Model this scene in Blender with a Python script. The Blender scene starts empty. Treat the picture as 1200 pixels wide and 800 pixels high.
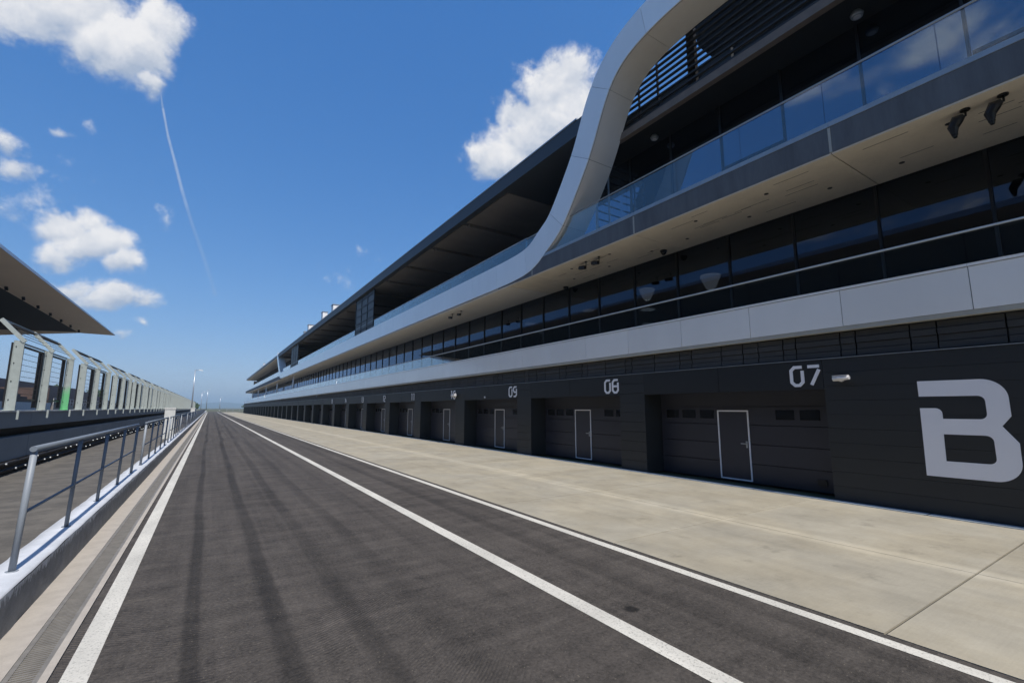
import bpy, bmesh, math, random
from mathutils import Vector, Matrix, geometry, noise as mnoise
random.seed(7)
R = math.radians
sc = bpy.context.scene
col = sc.collection

# ------------------------------------------------------------------ camera
F_PX, VPX, VPY, CAM_H = 540.0, 245.5, 478.0, 2.0
def pxray(x, y):
    return Vector((x-600.0, 400.0-y, -F_PX)).normalized()
cy_ = pxray(VPX, VPY)
cz_ = Vector((1, 0, 0)).cross(cy_)
if cz_.y < 0: cz_ = -cz_
cz_.normalize()
cx_ = cy_.cross(cz_)
Rm = Matrix((cx_, cy_, cz_))
cam = bpy.data.cameras.new('camera')
camo = bpy.data.objects.new('camera', cam); col.objects.link(camo)
camo.matrix_world = Matrix.Translation((0, 0, CAM_H)) @ Rm.to_4x4()
cam.sensor_fit = 'HORIZONTAL'; cam.sensor_width = 36.0
cam.lens = F_PX/1200.0*36.0
cam.clip_start = 0.05; cam.clip_end = 40000
sc.camera = camo
sc.render.resolution_x, sc.render.resolution_y = 1024, 682
def pxdir(x, y): return (Rm @ pxray(x, y)).normalized()

# ------------------------------------------------------------------ light
SUN_EL, SUN_OFF = 56.0, 1.0      # sun stands behind the camera, along the lane
sd = Vector((math.sin(R(SUN_OFF))*math.cos(R(SUN_EL)), -math.cos(R(SUN_OFF))*math.cos(R(SUN_EL)), math.sin(R(SUN_EL))))
sun = bpy.data.lights.new('sun', 'SUN'); sun.energy = 3.9; sun.angle = R(0.5); sun.color = (1.0, 0.945, 0.86)
suno = bpy.data.objects.new('sun', sun); col.objects.link(suno)
suno.rotation_euler = sd.to_track_quat('Z', 'Y').to_euler()
suno.location = (0, -20, 60)
sc.view_settings.view_transform = 'Standard'; sc.view_settings.look = 'None'
sc.view_settings.exposure = 0.33; sc.view_settings.gamma = 1.0

# node helper
class NT:
    def __init__(s, tree): s.t = tree; s.n = tree.nodes; s.l = tree.links
    def new(s, ty, **kw):
        n = s.n.new(ty)
        for k, v in kw.items(): setattr(n, k, v)
        return n
    def set(s, sock, v):
        if isinstance(v, bpy.types.NodeSocket): s.l.new(v, sock)
        else: sock.default_value = v
    def math(s, op, a, b=0.0, c=0.0, clamp=False):
        n = s.new('ShaderNodeMath', operation=op, use_clamp=clamp)
        s.set(n.inputs[0], a); s.set(n.inputs[1], b); s.set(n.inputs[2], c)
        return n.outputs[0]
    def vmath(s, op, a, b=(0, 0, 0)):
        n = s.new('ShaderNodeVectorMath', operation=op)
        s.set(n.inputs[0], a)
        if op == 'SCALE': s.set(n.inputs['Scale'], b)
        else: s.set(n.inputs[1], b)
        return n.outputs['Value'] if op in ('DOT_PRODUCT', 'LENGTH') else n.outputs[0]
    def smooth(s, v, a, b, x=0.0, y=1.0):
        n = s.new('ShaderNodeMapRange', interpolation_type='SMOOTHSTEP')
        s.set(n.inputs[0], v); s.set(n.inputs[1], a); s.set(n.inputs[2], b); s.set(n.inputs[3], x); s.set(n.inputs[4], y)
        return n.outputs[0]
    def noise(s, vec, scale, detail=4, rough=0.55, dist=0.0):
        n = s.new('ShaderNodeTexNoise')
        if vec is not None: s.l.new(vec, n.inputs['Vector'])
        n.inputs['Scale'].default_value = scale; n.inputs['Detail'].default_value = detail
        n.inputs['Roughness'].default_value = rough; n.inputs['Distortion'].default_value = dist
        return n.outputs[0]
    def mix(s, f, a, b, mode='MIX'):
        n = s.new('ShaderNodeMix', data_type='RGBA', blend_type=mode)
        s.set(n.inputs[0], f); s.set(n.inputs[6], a); s.set(n.inputs[7], b)
        return n.outputs[2]
    def xyz(s, v):
        n = s.new('ShaderNodeSeparateXYZ'); s.l.new(v, n.inputs[0]); return n.outputs
    def comb(s, x, y, z):
        n = s.new('ShaderNodeCombineXYZ'); s.set(n.inputs[0], x); s.set(n.inputs[1], y); s.set(n.inputs[2], z); return n.outputs[0]
def c4(c): return (c[0], c[1], c[2], 1.0)

# ------------------------------------------------------------------ sky with cumulus clouds
SKY = 0.15
world = bpy.data.worlds.new('World'); sc.world = world; world.use_nodes = True
wt = NT(world.node_tree); wt.n.clear()
sky = wt.new('ShaderNodeTexSky', sky_type='NISHITA')
sky.sun_disc = False; sky.sun_elevation = R(SUN_EL); sky.sun_rotation = math.atan2(sd.x, sd.y)
sky.altitude = 200; sky.air_density = 1.0; sky.dust_density = 0.25; sky.ozone_density = 3.0
tc = wt.new('ShaderNodeTexCoord'); dvec = tc.outputs['Generated']
# a tangent chart of the sky round one fixed compass direction
cc = pxdir(420, 200)
ce1 = cc.cross(Vector((0, 0, 1))).normalized(); ce2 = ce1.cross(cc).normalized()
dc = wt.vmath('DOT_PRODUCT', dvec, tuple(cc))
dcs = wt.math('MAXIMUM', dc, 0.05)
U = wt.math('DIVIDE', wt.vmath('DOT_PRODUCT', dvec, tuple(ce1)), dcs)
V = wt.math('DIVIDE', wt.vmath('DOT_PRODUCT', dvec, tuple(ce2)), dcs)
def chart(x, y):
    d = pxdir(x, y); k = d.dot(cc); return d.dot(ce1)/k, d.dot(ce2)/k
warp = wt.noise(dvec, 7.0, 5, 0.6)
warp2 = wt.noise(wt.vmath('ADD', dvec, (3.1, 1.7, 0.4)), 7.0, 5, 0.6)
Uw = wt.math('ADD', U, wt.math('MULTIPLY', wt.math('SUBTRACT', warp, 0.5), 0.10))
Vw = wt.math('ADD', V, wt.math('MULTIPLY', wt.math('SUBTRACT', warp2, 0.5), 0.10))
def ell(x, y, rx, ry, amp=1.0):
    u, v = chart(x, y); u2, v2 = chart(x+rx, y); u3, v3 = chart(x, y-ry)
    a = math.hypot(u2-u, v2-v); b = math.hypot(u3-u, v3-v)
    ang = math.atan2(v2-v, u2-u); ca, sa = math.cos(ang), math.sin(ang)
    du = wt.math('SUBTRACT', Uw, u); dv = wt.math('SUBTRACT', Vw, v)
    p = wt.math('ADD', wt.math('MULTIPLY', du, ca/a), wt.math('MULTIPLY', dv, sa/a))
    q = wt.math('ADD', wt.math('MULTIPLY', du, -sa/b), wt.math('MULTIPLY', dv, ca/b))
    r2 = wt.math('ADD', wt.math('MULTIPLY', p, p), wt.math('MULTIPLY', q, q))
    return wt.math('MULTIPLY', wt.math('SUBTRACT', 1.0, wt.math('SQRT', r2)), amp), q
CLOUDS = [  # x, y, half width, half height of each billow as seen from the lane, thickness
 (60, 5, 120, 62, 1.2), (140, 52, 82, 50, 1.2), (190, 28, 34, 46, 1.0), (30, -30, 140, 60, 1.3), (172, 92, 24, 20, .6),
 (8, 172, 24, 24, .8), (14, 200, 28, 20, .7),
 (68, 153, 28, 12, .35), (102, 140, 12, 14, .3), (190, 257, 13, 18, .28),
 (72, 268, 48, 22, 1.0), (105, 288, 62, 30, 1.1), (60, 298, 36, 22, .8), (148, 312, 30, 20, .8), (105, 262, 34, 20, .8),
 (125, 352, 62, 17, .9), (85, 342, 40, 15, .8), (160, 380, 14, 7, .3), (146, 395, 9, 7, .35),
 (634, 158, 62, 54, 1.2), (652, 104, 50, 48, 1.2), (592, 186, 54, 36, 1.1), (604, 128, 30, 26, .8), (668, 90, 36, 42, .9), (565, 178, 34, 30, .8), (660, 130, 60, 70, 1.1), (600, 112, 14, 14, .4),
 (402, 338, 16, 12, .05), (30, 240, 40, 14, .05)]
fld = None
for cdef in CLOUDS:
    e, q = ell(*cdef)
    if fld is None: fld, low = e, q
    else:
        g_ = wt.smooth(wt.math('SUBTRACT', e, fld), -.30, .30)
        low = wt.math('ADD', wt.math('MULTIPLY', low, wt.math('SUBTRACT', 1.0, g_)), wt.math('MULTIPLY', q, g_)); fld = wt.math('MAXIMUM', fld, e)
fld = wt.math('MULTIPLY', fld, wt.smooth(dc, 0.25, 0.4))
n1 = wt.noise(dvec, 15.0, 9, 0.62, 0.3)
n2 = wt.noise(wt.vmath('ADD', dvec, tuple(sd*0.045)), 15.0, 9, 0.62, 0.3)
n3 = wt.noise(dvec, 5.0, 4, 0.5)
n4 = wt.noise(dvec, 42.0, 6, 0.65, 0.2)
d1 = wt.math('ADD', fld, wt.math('ADD', wt.math('MULTIPLY', wt.math('SUBTRACT', n1, 0.52), 1.35), wt.math('MULTIPLY', wt.math('SUBTRACT', n4, 0.5), 0.55)))
# loose cumulus over the rest of the sky, outside this part
dz = wt.xyz(dvec)[2]
zc = wt.math('MAXIMUM', dz, 0.06)
pl = wt.vmath('SCALE', dvec, wt.math('DIVIDE', 1.0, zc))
g = wt.noise(wt.vmath('MULTIPLY', pl, (1, 1, 0)), 1.15, 8, 0.58, 0.2)
gm = wt.math('MULTIPLY', wt.smooth(dc, 0.35, 0.62, 1.0, 0.0), wt.smooth(dz, 0.08, 0.2))
d2 = wt.math('SUBTRACT', wt.math('MULTIPLY', wt.math('SUBTRACT', g, 0.555), 5.0), wt.math('MULTIPLY', wt.math('SUBTRACT', 1.0, gm), 4.0))
dens = wt.math('MAXIMUM', d1, d2)
mask = wt.smooth(dens, -0.04, 0.52)
mask = wt.math('MULTIPLY', mask, wt.smooth(dz, 0.0, 0.05))
lit = wt.math('ADD', wt.math('MULTIPLY', wt.math('SUBTRACT', n1, n2), 1.5), wt.math('ADD', 0.62, wt.math('MULTIPLY', wt.math('SUBTRACT', n3, 0.5), 0.9)))
lit = wt.math('ADD', lit, wt.math('MULTIPLY', wt.math('SUBTRACT', n4, 0.5), 0.5))
lit = wt.math('ADD', lit, wt.smooth(low, -0.75, 0.25, -0.62, 0.16), clamp=True)
ccol = wt.mix(lit, (2.25, 2.65, 3.35, 1), (4.9, 4.85, 4.85, 1))
# vapour trail: thin straight pieces in the chart
tr = [(187, 97), (190, 122), (197, 160), (205, 190), (213, 222), (225, 262), (240, 305), (252, 345)]
tm = None
for i in range(len(tr)-1):
    (ax, ay), (bx, by) = chart(*tr[i]), chart(*tr[i+1])
    L = math.hypot(bx-ax, by-ay); ux, uy = (bx-ax)/L, (by-ay)/L
    du = wt.math('SUBTRACT', U, ax); dv = wt.math('SUBTRACT', V, ay)
    s_ = wt.math('ADD', wt.math('MULTIPLY', du, ux), wt.math('MULTIPLY', dv, uy))
    t_ = wt.math('ABSOLUTE', wt.math('ADD', wt.math('MULTIPLY', du, -uy), wt.math('MULTIPLY', dv, ux)))
    s2 = wt.math('MAXIMUM', wt.math('MULTIPLY', s_, -1.0), wt.math('SUBTRACT', s_, L))
    dd = wt.math('MAXIMUM', t_, s2)
    m = wt.smooth(dd, 0.0, 0.0021+0.0006*i, 0.42-0.045*i, 0.0)
    tm = m if tm is None else wt.math('MAXIMUM', tm, m)
tm = wt.math('MULTIPLY', tm, wt.smooth(wt.noise(dvec, 30, 3), 0.2, 0.6, 0.6, 1.0))
hsv = wt.new('ShaderNodeHueSaturation'); hsv.inputs['Saturation'].default_value = 1.32; hsv.inputs['Value'].default_value = 1.0
wt.l.new(sky.outputs[0], hsv.inputs['Color'])
# colour response applied evenly to the whole sky
sr = wt.new('ShaderNodeSeparateColor'); wt.l.new(hsv.outputs[0], sr.inputs[0])
cr = wt.new('ShaderNodeCombineColor')
for i, (t_in, t_out, pw) in enumerate(((.308, .355, .65), (1.087, 1.04, .58), (2.73, 2.73, .43))):
    wt.l.new(wt.math('MULTIPLY', wt.math('POWER', wt.math('MAXIMUM', wt.math('DIVIDE', sr.outputs[i], t_in), .001), pw), t_out), cr.inputs[i])
skyc = wt.mix(wt.math('MAXIMUM', wt.math('MULTIPLY', mask, 0.96), tm), cr.outputs[0], ccol)
bg = wt.new('ShaderNodeBackground'); bg.inputs['Strength'].default_value = SKY
wt.l.new(skyc, bg.inputs['Color'])
wo = wt.new('ShaderNodeOutputWorld'); wt.l.new(bg.outputs[0], wo.inputs['Surface'])

# ------------------------------------------------------------------ materials
MATS = {}
def mat(name, base, rough=0.6, metal=0.0, var=0.12, scale=3.0, stretch=(1, 1, 1), bump=0.0, bscale=60.0, spec=0.5, var2=0.0, rand=0.0, coat=0.0):
    m = bpy.data.materials.new(name); m.use_nodes = True
    t = NT(m.node_tree); b = t.n['Principled BSDF']
    geo = t.new('ShaderNodeNewGeometry'); p = t.vmath('MULTIPLY', geo.outputs['Position'], stretch)
    n = t.noise(p, scale, 6, 0.62)
    f = t.math('ADD', 1.0, t.math('MULTIPLY', t.math('SUBTRACT', n, 0.5), var*3))
    if var2:
        n2 = t.noise(p, scale*14, 3, 0.6)
        f = t.math('ADD', f, t.math('MULTIPLY', t.math('SUBTRACT', n2, 0.5), var2*3))
    if rand:
        oi = t.new('ShaderNodeObjectInfo')
        f = t.math('MULTIPLY', f, t.math('ADD', 1.0-rand, t.math('MULTIPLY', oi.outputs['Random'], 2*rand)))
    cb = t.vmath('SCALE', c4(base)[:3], f)
    t.l.new(cb, b.inputs['Base Color'])
    b.inputs['Roughness'].default_value = rough; b.inputs['Metallic'].default_value = metal
    b.inputs['Specular IOR Level'].default_value = spec
    b.inputs['Coat Weight'].default_value = coat; b.inputs['Coat Roughness'].default_value = .12
    if bump:
        bn = t.new('ShaderNodeBump'); bn.inputs['Strength'].default_value = bump; bn.inputs['Distance'].default_value = 0.01
        t.l.new(t.noise(geo.outputs['Position'], bscale, 4, 0.6), bn.inputs['Height']); t.l.new(bn.outputs[0], b.inputs['Normal'])
    MATS[name] = m; return m

def glass(name, tint, body, fr_min=0.04, power=1.0, gloss=(1, 1, 1), rough=0.0):
    m = bpy.data.materials.new(name); m.use_nodes = True; t = NT(m.node_tree); t.n.clear()
    o = t.new('ShaderNodeOutputMaterial')
    tr_ = t.new('ShaderNodeBsdfTransparent'); tr_.inputs[0].default_value = c4(tint)
    df = t.new('ShaderNodeBsdfDiffuse'); df.inputs[0].default_value = c4(tint)
    mx0 = t.new('ShaderNodeMixShader'); mx0.inputs[0].default_value = body
    t.l.new(tr_.outputs[0], mx0.inputs[1]); t.l.new(df.outputs[0], mx0.inputs[2])
    gl = t.new('ShaderNodeBsdfGlossy'); gl.inputs['Roughness'].default_value = rough; gl.inputs[0].default_value = c4(gloss)
    fr = t.new('ShaderNodeFresnel'); fr.inputs[0].default_value = 1.5
    geo = t.new('ShaderNodeNewGeometry')
    # same reflectance from both sides of the pane
    t.l.new(t.math('ADD', 1.5, t.math('MULTIPLY', geo.outputs['Backfacing'], 1/1.5-1.5)), fr.inputs[0])
    f = t.math('MULTIPLY', fr.outputs[0], power, clamp=True)
    mx = t.new('ShaderNodeMixShader'); t.l.new(f, mx.inputs[0])
    t.l.new(mx0.outputs[0], mx.inputs[1]); t.l.new(gl.outputs[0], mx.inputs[2]); t.l.new(mx.outputs[0], o.inputs[0])
    MATS[name] = m; return m

mat('concrete_beam', (.12, .128, .136), .75, var=.34, scale=2.4, stretch=(1, 1, .16), var2=.08)
mat('concrete_soffit', (.72, .655, .55), .8, var=.12, scale=1.4, var2=.05, rand=.03)
mat('white_soffit', (.78, .75, .70), .6, var=.04)
mat('white_panel', (.93, .92, .88), .30, coat=1.0, spec=.8, var=.045, scale=.9, stretch=(1, 1.5, .5), rand=.035, var2=.012, bump=.06, bscale=1.3)
mat('panel_edge', (.42, .41, .36), .6)
mat('joint_dark', (.012, .012, .013), .8)
mat('cladding', (.019, .021, .0225), .55, var=.1, scale=2, stretch=(1, .3, 3), rand=.05)
mat('header', (.014, .0155, .017), .5, var=.08)
mat('garage', (.032, .033, .045), .42, var=.1, scale=1.5, rand=.08)
mat('window_black', (.010, .010, .011), .15)
mat('louvre_wall', (.040, .040, .039), .7, var=.25, scale=2.5, stretch=(1, 1, 4), rand=.2)
mat('sign_white', (.88, .87, .88), .5, var=.02)
mat('roof_dark', (.035, .042, .05), .5, var=.1)
mat('roof_soffit', (.15, .135, .12), .8, var=.25, scale=.6)
mat('beam_brown', (.20, .165, .14), .8, var=.2)
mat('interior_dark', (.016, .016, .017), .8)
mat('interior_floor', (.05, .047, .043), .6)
mat('frame_dark', (.012, .012, .014), .45)
mat('slat', (.022, .026, .032), .5)
mat('steel', (.42, .45, .48), .35, metal=.6, var=.08)
mat('galvanised', (.36, .40, .385), .5, metal=.15, var=.16, scale=6, var2=.07)
mat('rail_paint', (.165, .195, .235), .5, metal=.0, var=.06)
mat('rail_paint_pale', (.25, .28, .32), .5, metal=.0, var=.06)
mat('black_plastic', (.012, .012, .013), .4)
mat('white_plastic', (.78, .76, .74), .45)
mat('kerb_stone', (.21, .215, .22), .85, var=.35, scale=5, bump=.8, bscale=35, var2=.15)
mat('kerb_paint', (.60, .62, .65), .7, var=.2, scale=4, var2=.05)
mat('wall_blue', (.15, .18, .21), .75, var=.22, scale=1.2, stretch=(1, .3, 1))
mat('wall_pale', (.55, .56, .55), .7, var=.15)
mat('canopy_soffit', (.84, .69, .53), .7, var=.05, scale=.3)
mat('canopy_edge', (.55, .60, .68), .5)
mat('seat_brown', (.085, .055, .05), .7, var=.3, scale=.4)
mat('stand_concrete', (.22, .21, .21), .8, var=.15)
mat('trunk', (.09, .07, .05), .9)
mat('lane_gap', (.05, .048, .045), .9)
mat('drain_iron', (.25, .228, .195), .6, metal=.3, var=.3, scale=8)
mat('drain_edge', (.40, .36, .31), .85, var=.18, scale=5, var2=.08)
mat('channel_steel', (.34, .40, .45), .5, metal=.3, var=.15)
glass('glazing', (.16, .18, .22), .02, power=1.35, gloss=(.66, .78, 1.0))
glass('upper_glazing', (.20, .22, .28), .02, power=4.0, gloss=(.58, .74, 1.0))
glass('balustrade_glass', (.92, .97, .98), .006, power=1.5)
glass('fence_glass', (.80, .88, .90), .03, power=1.0)
m = mat('lamp_shade', (.8, .8, .7), .6)
m.node_tree.nodes['Principled BSDF'].inputs['Emission Color'].default_value = (1, .96, .82, 1)
m.node_tree.nodes['Principled BSDF'].inputs['Emission Strength'].default_value = 0.7

def asphalt():
    m = bpy.data.materials.new('asphalt'); m.use_nodes = True; t = NT(m.node_tree); b = t.n['Principled BSDF']
    geo = t.new('ShaderNodeNewGeometry'); P = geo.outputs['Position']; x, y, z = t.xyz(P)[:3]
    fine = t.noise(P, 160, 3, .7); mid = t.noise(P, 9, 5, .65); big = t.noise(t.vmath('MULTIPLY', P, (1, .12, 1)), 1.1, 5, .6)
    streak = t.noise(t.vmath('MULTIPLY', P, (3.0, .03, 1)), 2.2, 4, .6)
    cross = t.noise(t.vmath('MULTIPLY', P, (.25, 3.0, 1)), 1.5, 4, .6)
    f = t.math('ADD', 0.62, t.math('MULTIPLY', fine, .5))
    f = t.math('ADD', f, t.math('MULTIPLY', t.math('SUBTRACT', mid, .5), .55))
    f = t.math('ADD', f, t.math('MULTIPLY', t.math('SUBTRACT', big, .5), .8))
    f = t.math('ADD', f, t.math('MULTIPLY', t.math('SUBTRACT', cross, .5), .9))
    grain = t.noise(P, 30, 6, .8); blot = t.noise(P, 2.6, 6, .7)
    f = t.math('ADD', f, t.math('MULTIPLY', t.math('SUBTRACT', grain, .5), 2.6))
    f = t.math('ADD', f, t.math('MULTIPLY', t.math('SUBTRACT', blot, .5), 1.0))
    f = t.math('ADD', f, t.math('MULTIPLY', t.math('SUBTRACT', streak, .5), .6))
    wob = t.math('MULTIPLY', t.math('SUBTRACT', t.noise(t.vmath('MULTIPLY', P, (0, .06, 0)), 1.0, 2), .5), .5)
    xw = t.math('ADD', x, wob)
    # rubber laid down by tyres: (x, half width, darkness, slope along the lane)
    for cx, w, s, k in ((-.02, .085, .48, .0), (.64, .12, .50, .004), (1.28, .13, .34, .006), (1.9, .16, .26, .004), (2.75, .12, .18, .0), (4.2, .16, .24, .003), (4.75, .11, .22, 0)):
        d = t.math('ABSOLUTE', t.math('SUBTRACT', t.math('SUBTRACT', xw, cx), t.math('MULTIPLY', y, k)))
        mk = t.smooth(d, w*.45, w*1.1, s, 0.0)
        mk = t.math('MULTIPLY', mk, t.smooth(t.noise(t.vmath('MULTIPLY', P, (.6, .14, 1)), 1.3, 4), .30, .58, .45, 1))
        f = t.math('MULTIPLY', f, t.math('SUBTRACT', 1.0, mk))
    # an oil spot
    d = t.vmath('LENGTH', t.vmath('MULTIPLY', t.vmath('SUBTRACT', P, (3.72, 3.52, 0)), (1, 1.1, 0)))
    spot = t.smooth(t.math('ADD', d, t.math('MULTIPLY', t.math('SUBTRACT', mid, .5), .06)), .05, .10, .75, 0.0)
    f = t.math('MULTIPLY', f, t.math('SUBTRACT', 1.0, spot))
    # pale grit lodged in the surface
    vor = t.new('ShaderNodeTexVoronoi'); t.l.new(P, vor.inputs['Vector']); vor.inputs['Scale'].default_value = 45
    wn = t.new('ShaderNodeTexWhiteNoise'); t.l.new(vor.outputs['Color'], wn.inputs['Vector'])
    grit = t.math('MULTIPLY', t.smooth(vor.outputs['Distance'], .2, .3, 1, 0), t.math('GREATER_THAN', wn.outputs['Value'], .93))
    dust = t.math('MULTIPLY', t.smooth(t.noise(t.vmath('MULTIPLY', P, (.7, 2.2, 1)), 1.1, 6, .7), .58, .76, 0, .55), t.smooth(x, -.6, 1.6, 1, .25))
    colr = t.mix(t.math('MAXIMUM', t.math('MULTIPLY', grit, .5), t.math('MULTIPLY', dust, .5)), t.vmath('SCALE', (.086, .0745, .0645), f), (.25, .215, .165, 1))
    t.l.new(colr, b.inputs['Base Color'])
    t.l.new(t.math('ADD', .72, t.math('MULTIPLY', mid, .2)), b.inputs['Roughness'])
    b.inputs['Specular IOR Level'].default_value = .35
    wv = t.new('ShaderNodeTexWave', wave_type='BANDS', bands_direction='Y'); t.l.new(t.comb(x, t.math('SUBTRACT', y, t.math('MULTIPLY', t.math('POWER', t.math('ABSOLUTE', t.math('SUBTRACT', x, .35)), 2.0), .30)), 0.0), wv.inputs['Vector'])
    wv.inputs['Scale'].default_value = 7.5; wv.inputs['Distortion'].default_value = 2.5; wv.inputs['Detail'].default_value = 3; wv.inputs['Detail Scale'].default_value = 1.2
    bn = t.new('ShaderNodeBump'); bn.inputs['Strength'].default_value = .75; bn.inputs['Distance'].default_value = .012
    h = t.math('ADD', t.math('ADD', t.math('MULTIPLY', fine, 1.0), t.math('MULTIPLY', mid, .8)), t.math('MULTIPLY', t.math('MULTIPLY', wv.outputs['Fac'], 1.35), t.math('MULTIPLY', t.smooth(x, 1.2, 2.4, 1, .0), t.smooth(t.noise(t.vmath('MULTIPLY', P, (1, .5, 1)), .9, 4, .6), .40, .62, .1, 1))))
    t.l.new(h, bn.inputs['Height']); t.l.new(bn.outputs[0], b.inputs['Normal'])
    MATS['asphalt'] = m
asphalt()

def slab_mat():
    m = bpy.data.materials.new('apron_concrete'); m.use_nodes = True; t = NT(m.node_tree); b = t.n['Principled BSDF']
    geo = t.new('ShaderNodeNewGeometry'); P = geo.outputs['Position']; x, y, z = t.xyz(P)[:3]
    oi = t.new('ShaderNodeObjectInfo')
    big = t.noise(P, .75, 7, .68); fine = t.noise(P, 55, 4, .65)
    brush = t.noise(t.vmath('MULTIPLY', P, (1.2, 22, 1)), 2.0, 3, .6); st = t.noise(t.vmath('MULTIPLY', P, (1.6, .7, 1)), 1.4, 6, .68)
    f = t.math('ADD', .94, t.math('MULTIPLY', oi.outputs['Random'], .10))
    for n_, k in ((big, .75), (fine, .22), (brush, .16), (st, .42)):
        f = t.math('ADD', f, t.math('MULTIPLY', t.math('SUBTRACT', n_, .5), k))
    dark = t.smooth(t.noise(P, 1.7, 7, .7), .56, .72, 0, .24)
    f = t.math('MULTIPLY', f, t.math('SUBTRACT', 1, dark))
    # tyre smears
    for cx, w, s in ((6.4, .12, .07), (7.2, .1, .06), (9.3, .15, .06)):
        d = t.math('ABSOLUTE', t.math('SUBTRACT', t.math('ADD', x, t.math('MULTIPLY', t.math('SUBTRACT', st, .5), .5)), cx))
        f = t.math('MULTIPLY', f, t.math('SUBTRACT', 1, t.smooth(d, .03, w, s, 0)))
    # cement haze rubbed out along the joint between the slab rows
    d = t.math('ABSOLUTE', t.math('SUBTRACT', x, 8.0))
    pale = t.math('MULTIPLY', t.smooth(d, .10, .30, .27, 0), t.smooth(t.noise(P, 2.4, 4), .35, .6, .55, 1))
    f = t.math('ADD', f, pale)
    d = t.math('ABSOLUTE', t.math('SUBTRACT', t.math('PINGPONG', t.math('SUBTRACT', y, 1.925), 3.335), 3.335))
    f = t.math('ADD', f, t.math('MULTIPLY', t.smooth(d, .02, .22, .13, 0), t.smooth(t.noise(P, 1.9, 5, .65), .40, .62, 0, 1)))
    spots = t.smooth(t.noise(P, 5.5, 5, .7), .66, .76, 0, .22)
    f = t.math('MULTIPLY', f, t.math('SUBTRACT', 1, spots))
    tint = t.mix(t.smooth(t.noise(t.vmath('ADD', P, (9, 4, 2)), .55, 6, .65), .38, .62), (.340, .310, .245, 1), (.344, .306, .230, 1))
    t.l.new(t.vmath('SCALE', tint, f), b.inputs['Base Color'])
    b.inputs['Roughness'].default_value = .78; b.inputs['Specular IOR Level'].default_value = .4
    bn = t.new('ShaderNodeBump'); bn.inputs['Strength'].default_value = .25; bn.inputs['Distance'].default_value = .004
    t.l.new(t.math('ADD', brush, fine), bn.inputs['Height']); t.l.new(bn.outputs[0], b.inputs['Normal'])
    MATS['apron_concrete'] = m
slab_mat()

def paint_runs():
    m = MATS['kerb_stone']; t = NT(m.node_tree); b = t.n['Principled BSDF']; src = b.inputs['Base Color'].links[0].from_socket
    geo = t.new('ShaderNodeNewGeometry'); P = geo.outputs['Position']; z = t.xyz(P)[2]
    n = t.math('MULTIPLY', t.math('SUBTRACT', t.noise(t.vmath('MULTIPLY', P, (1, 1, .5)), 16, 6, .7), .5), .5)
    f = t.smooth(t.math('ADD', z, n), .30, .37, 0, .85)
    t.l.new(t.mix(f, src, (.62, .65, .69, 1)), b.inputs['Base Color'])
paint_runs()

def line_mat():
    m = bpy.data.materials.new('line_paint'); m.use_nodes = True; t = NT(m.node_tree); b = t.n['Principled BSDF']
    geo = t.new('ShaderNodeNewGeometry'); P = geo.outputs['Position']
    wear = t.smooth(t.noise(P, 45, 6, .75), .50, .70, 0, .75); dirt = t.noise(t.vmath('MULTIPLY', P, (1, .4, 1)), 2.2, 5, .6)
    c = t.mix(wear, t.vmath('SCALE', (.60, .575, .51), t.math('ADD', .62, t.math('MULTIPLY', dirt, .7))), (.10, .095, .085, 1))
    t.l.new(c, b.inputs['Base Color']); b.inputs['Roughness'].default_value = .7
    MATS['line_paint'] = m
line_mat()

def ground_mat(name, c1, c2, scale, bump=.3):
    m = bpy.data.materials.new(name); m.use_nodes = True; t = NT(m.node_tree); b = t.n['Principled BSDF']
    geo = t.new('ShaderNodeNewGeometry'); P = geo.outputs['Position']
    f = t.smooth(t.noise(P, scale, 8, .65), .35, .65); f2 = t.noise(P, scale*30, 4, .7)
    t.l.new(t.vmath('SCALE', t.mix(f, c4(c1), c4(c2)), t.math('ADD', .6, t.math('MULTIPLY', f2, .8))), b.inputs['Base Color'])
    b.inputs['Roughness'].default_value = .9
    MATS[name] = m
ground_mat('grass_earth', (.055, .075, .03), (.12, .10, .06), .05)
ground_mat('walk_asphalt', (.085, .077, .066), (.135, .122, .103), 1.6)
ground_mat('track_asphalt', (.10, .098, .095), (.13, .125, .12), .4)
ground_mat('hill', (.03, .05, .025), (.06, .075, .035), .003)

def leaf_mat():
    m = bpy.data.materials.new('leaves'); m.use_nodes = True; t = NT(m.node_tree); b = t.n['Principled BSDF']
    geo = t.new('ShaderNodeNewGeometry'); P = geo.outputs['Position']
    t.l.new(t.vmath('SCALE', (.05, .085, .03), t.math('ADD', .5, t.noise(P, 2.5, 3))), b.inputs['Base Color'])
    b.inputs['Roughness'].default_value = .7
    MATS['leaves'] = m
leaf_mat()

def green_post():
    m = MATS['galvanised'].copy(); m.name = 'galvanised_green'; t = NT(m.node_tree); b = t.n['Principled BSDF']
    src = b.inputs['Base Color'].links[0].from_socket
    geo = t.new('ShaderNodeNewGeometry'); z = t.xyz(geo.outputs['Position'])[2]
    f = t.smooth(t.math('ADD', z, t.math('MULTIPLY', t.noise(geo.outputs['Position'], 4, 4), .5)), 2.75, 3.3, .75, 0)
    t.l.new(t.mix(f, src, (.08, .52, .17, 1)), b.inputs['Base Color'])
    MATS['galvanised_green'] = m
green_post()

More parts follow.
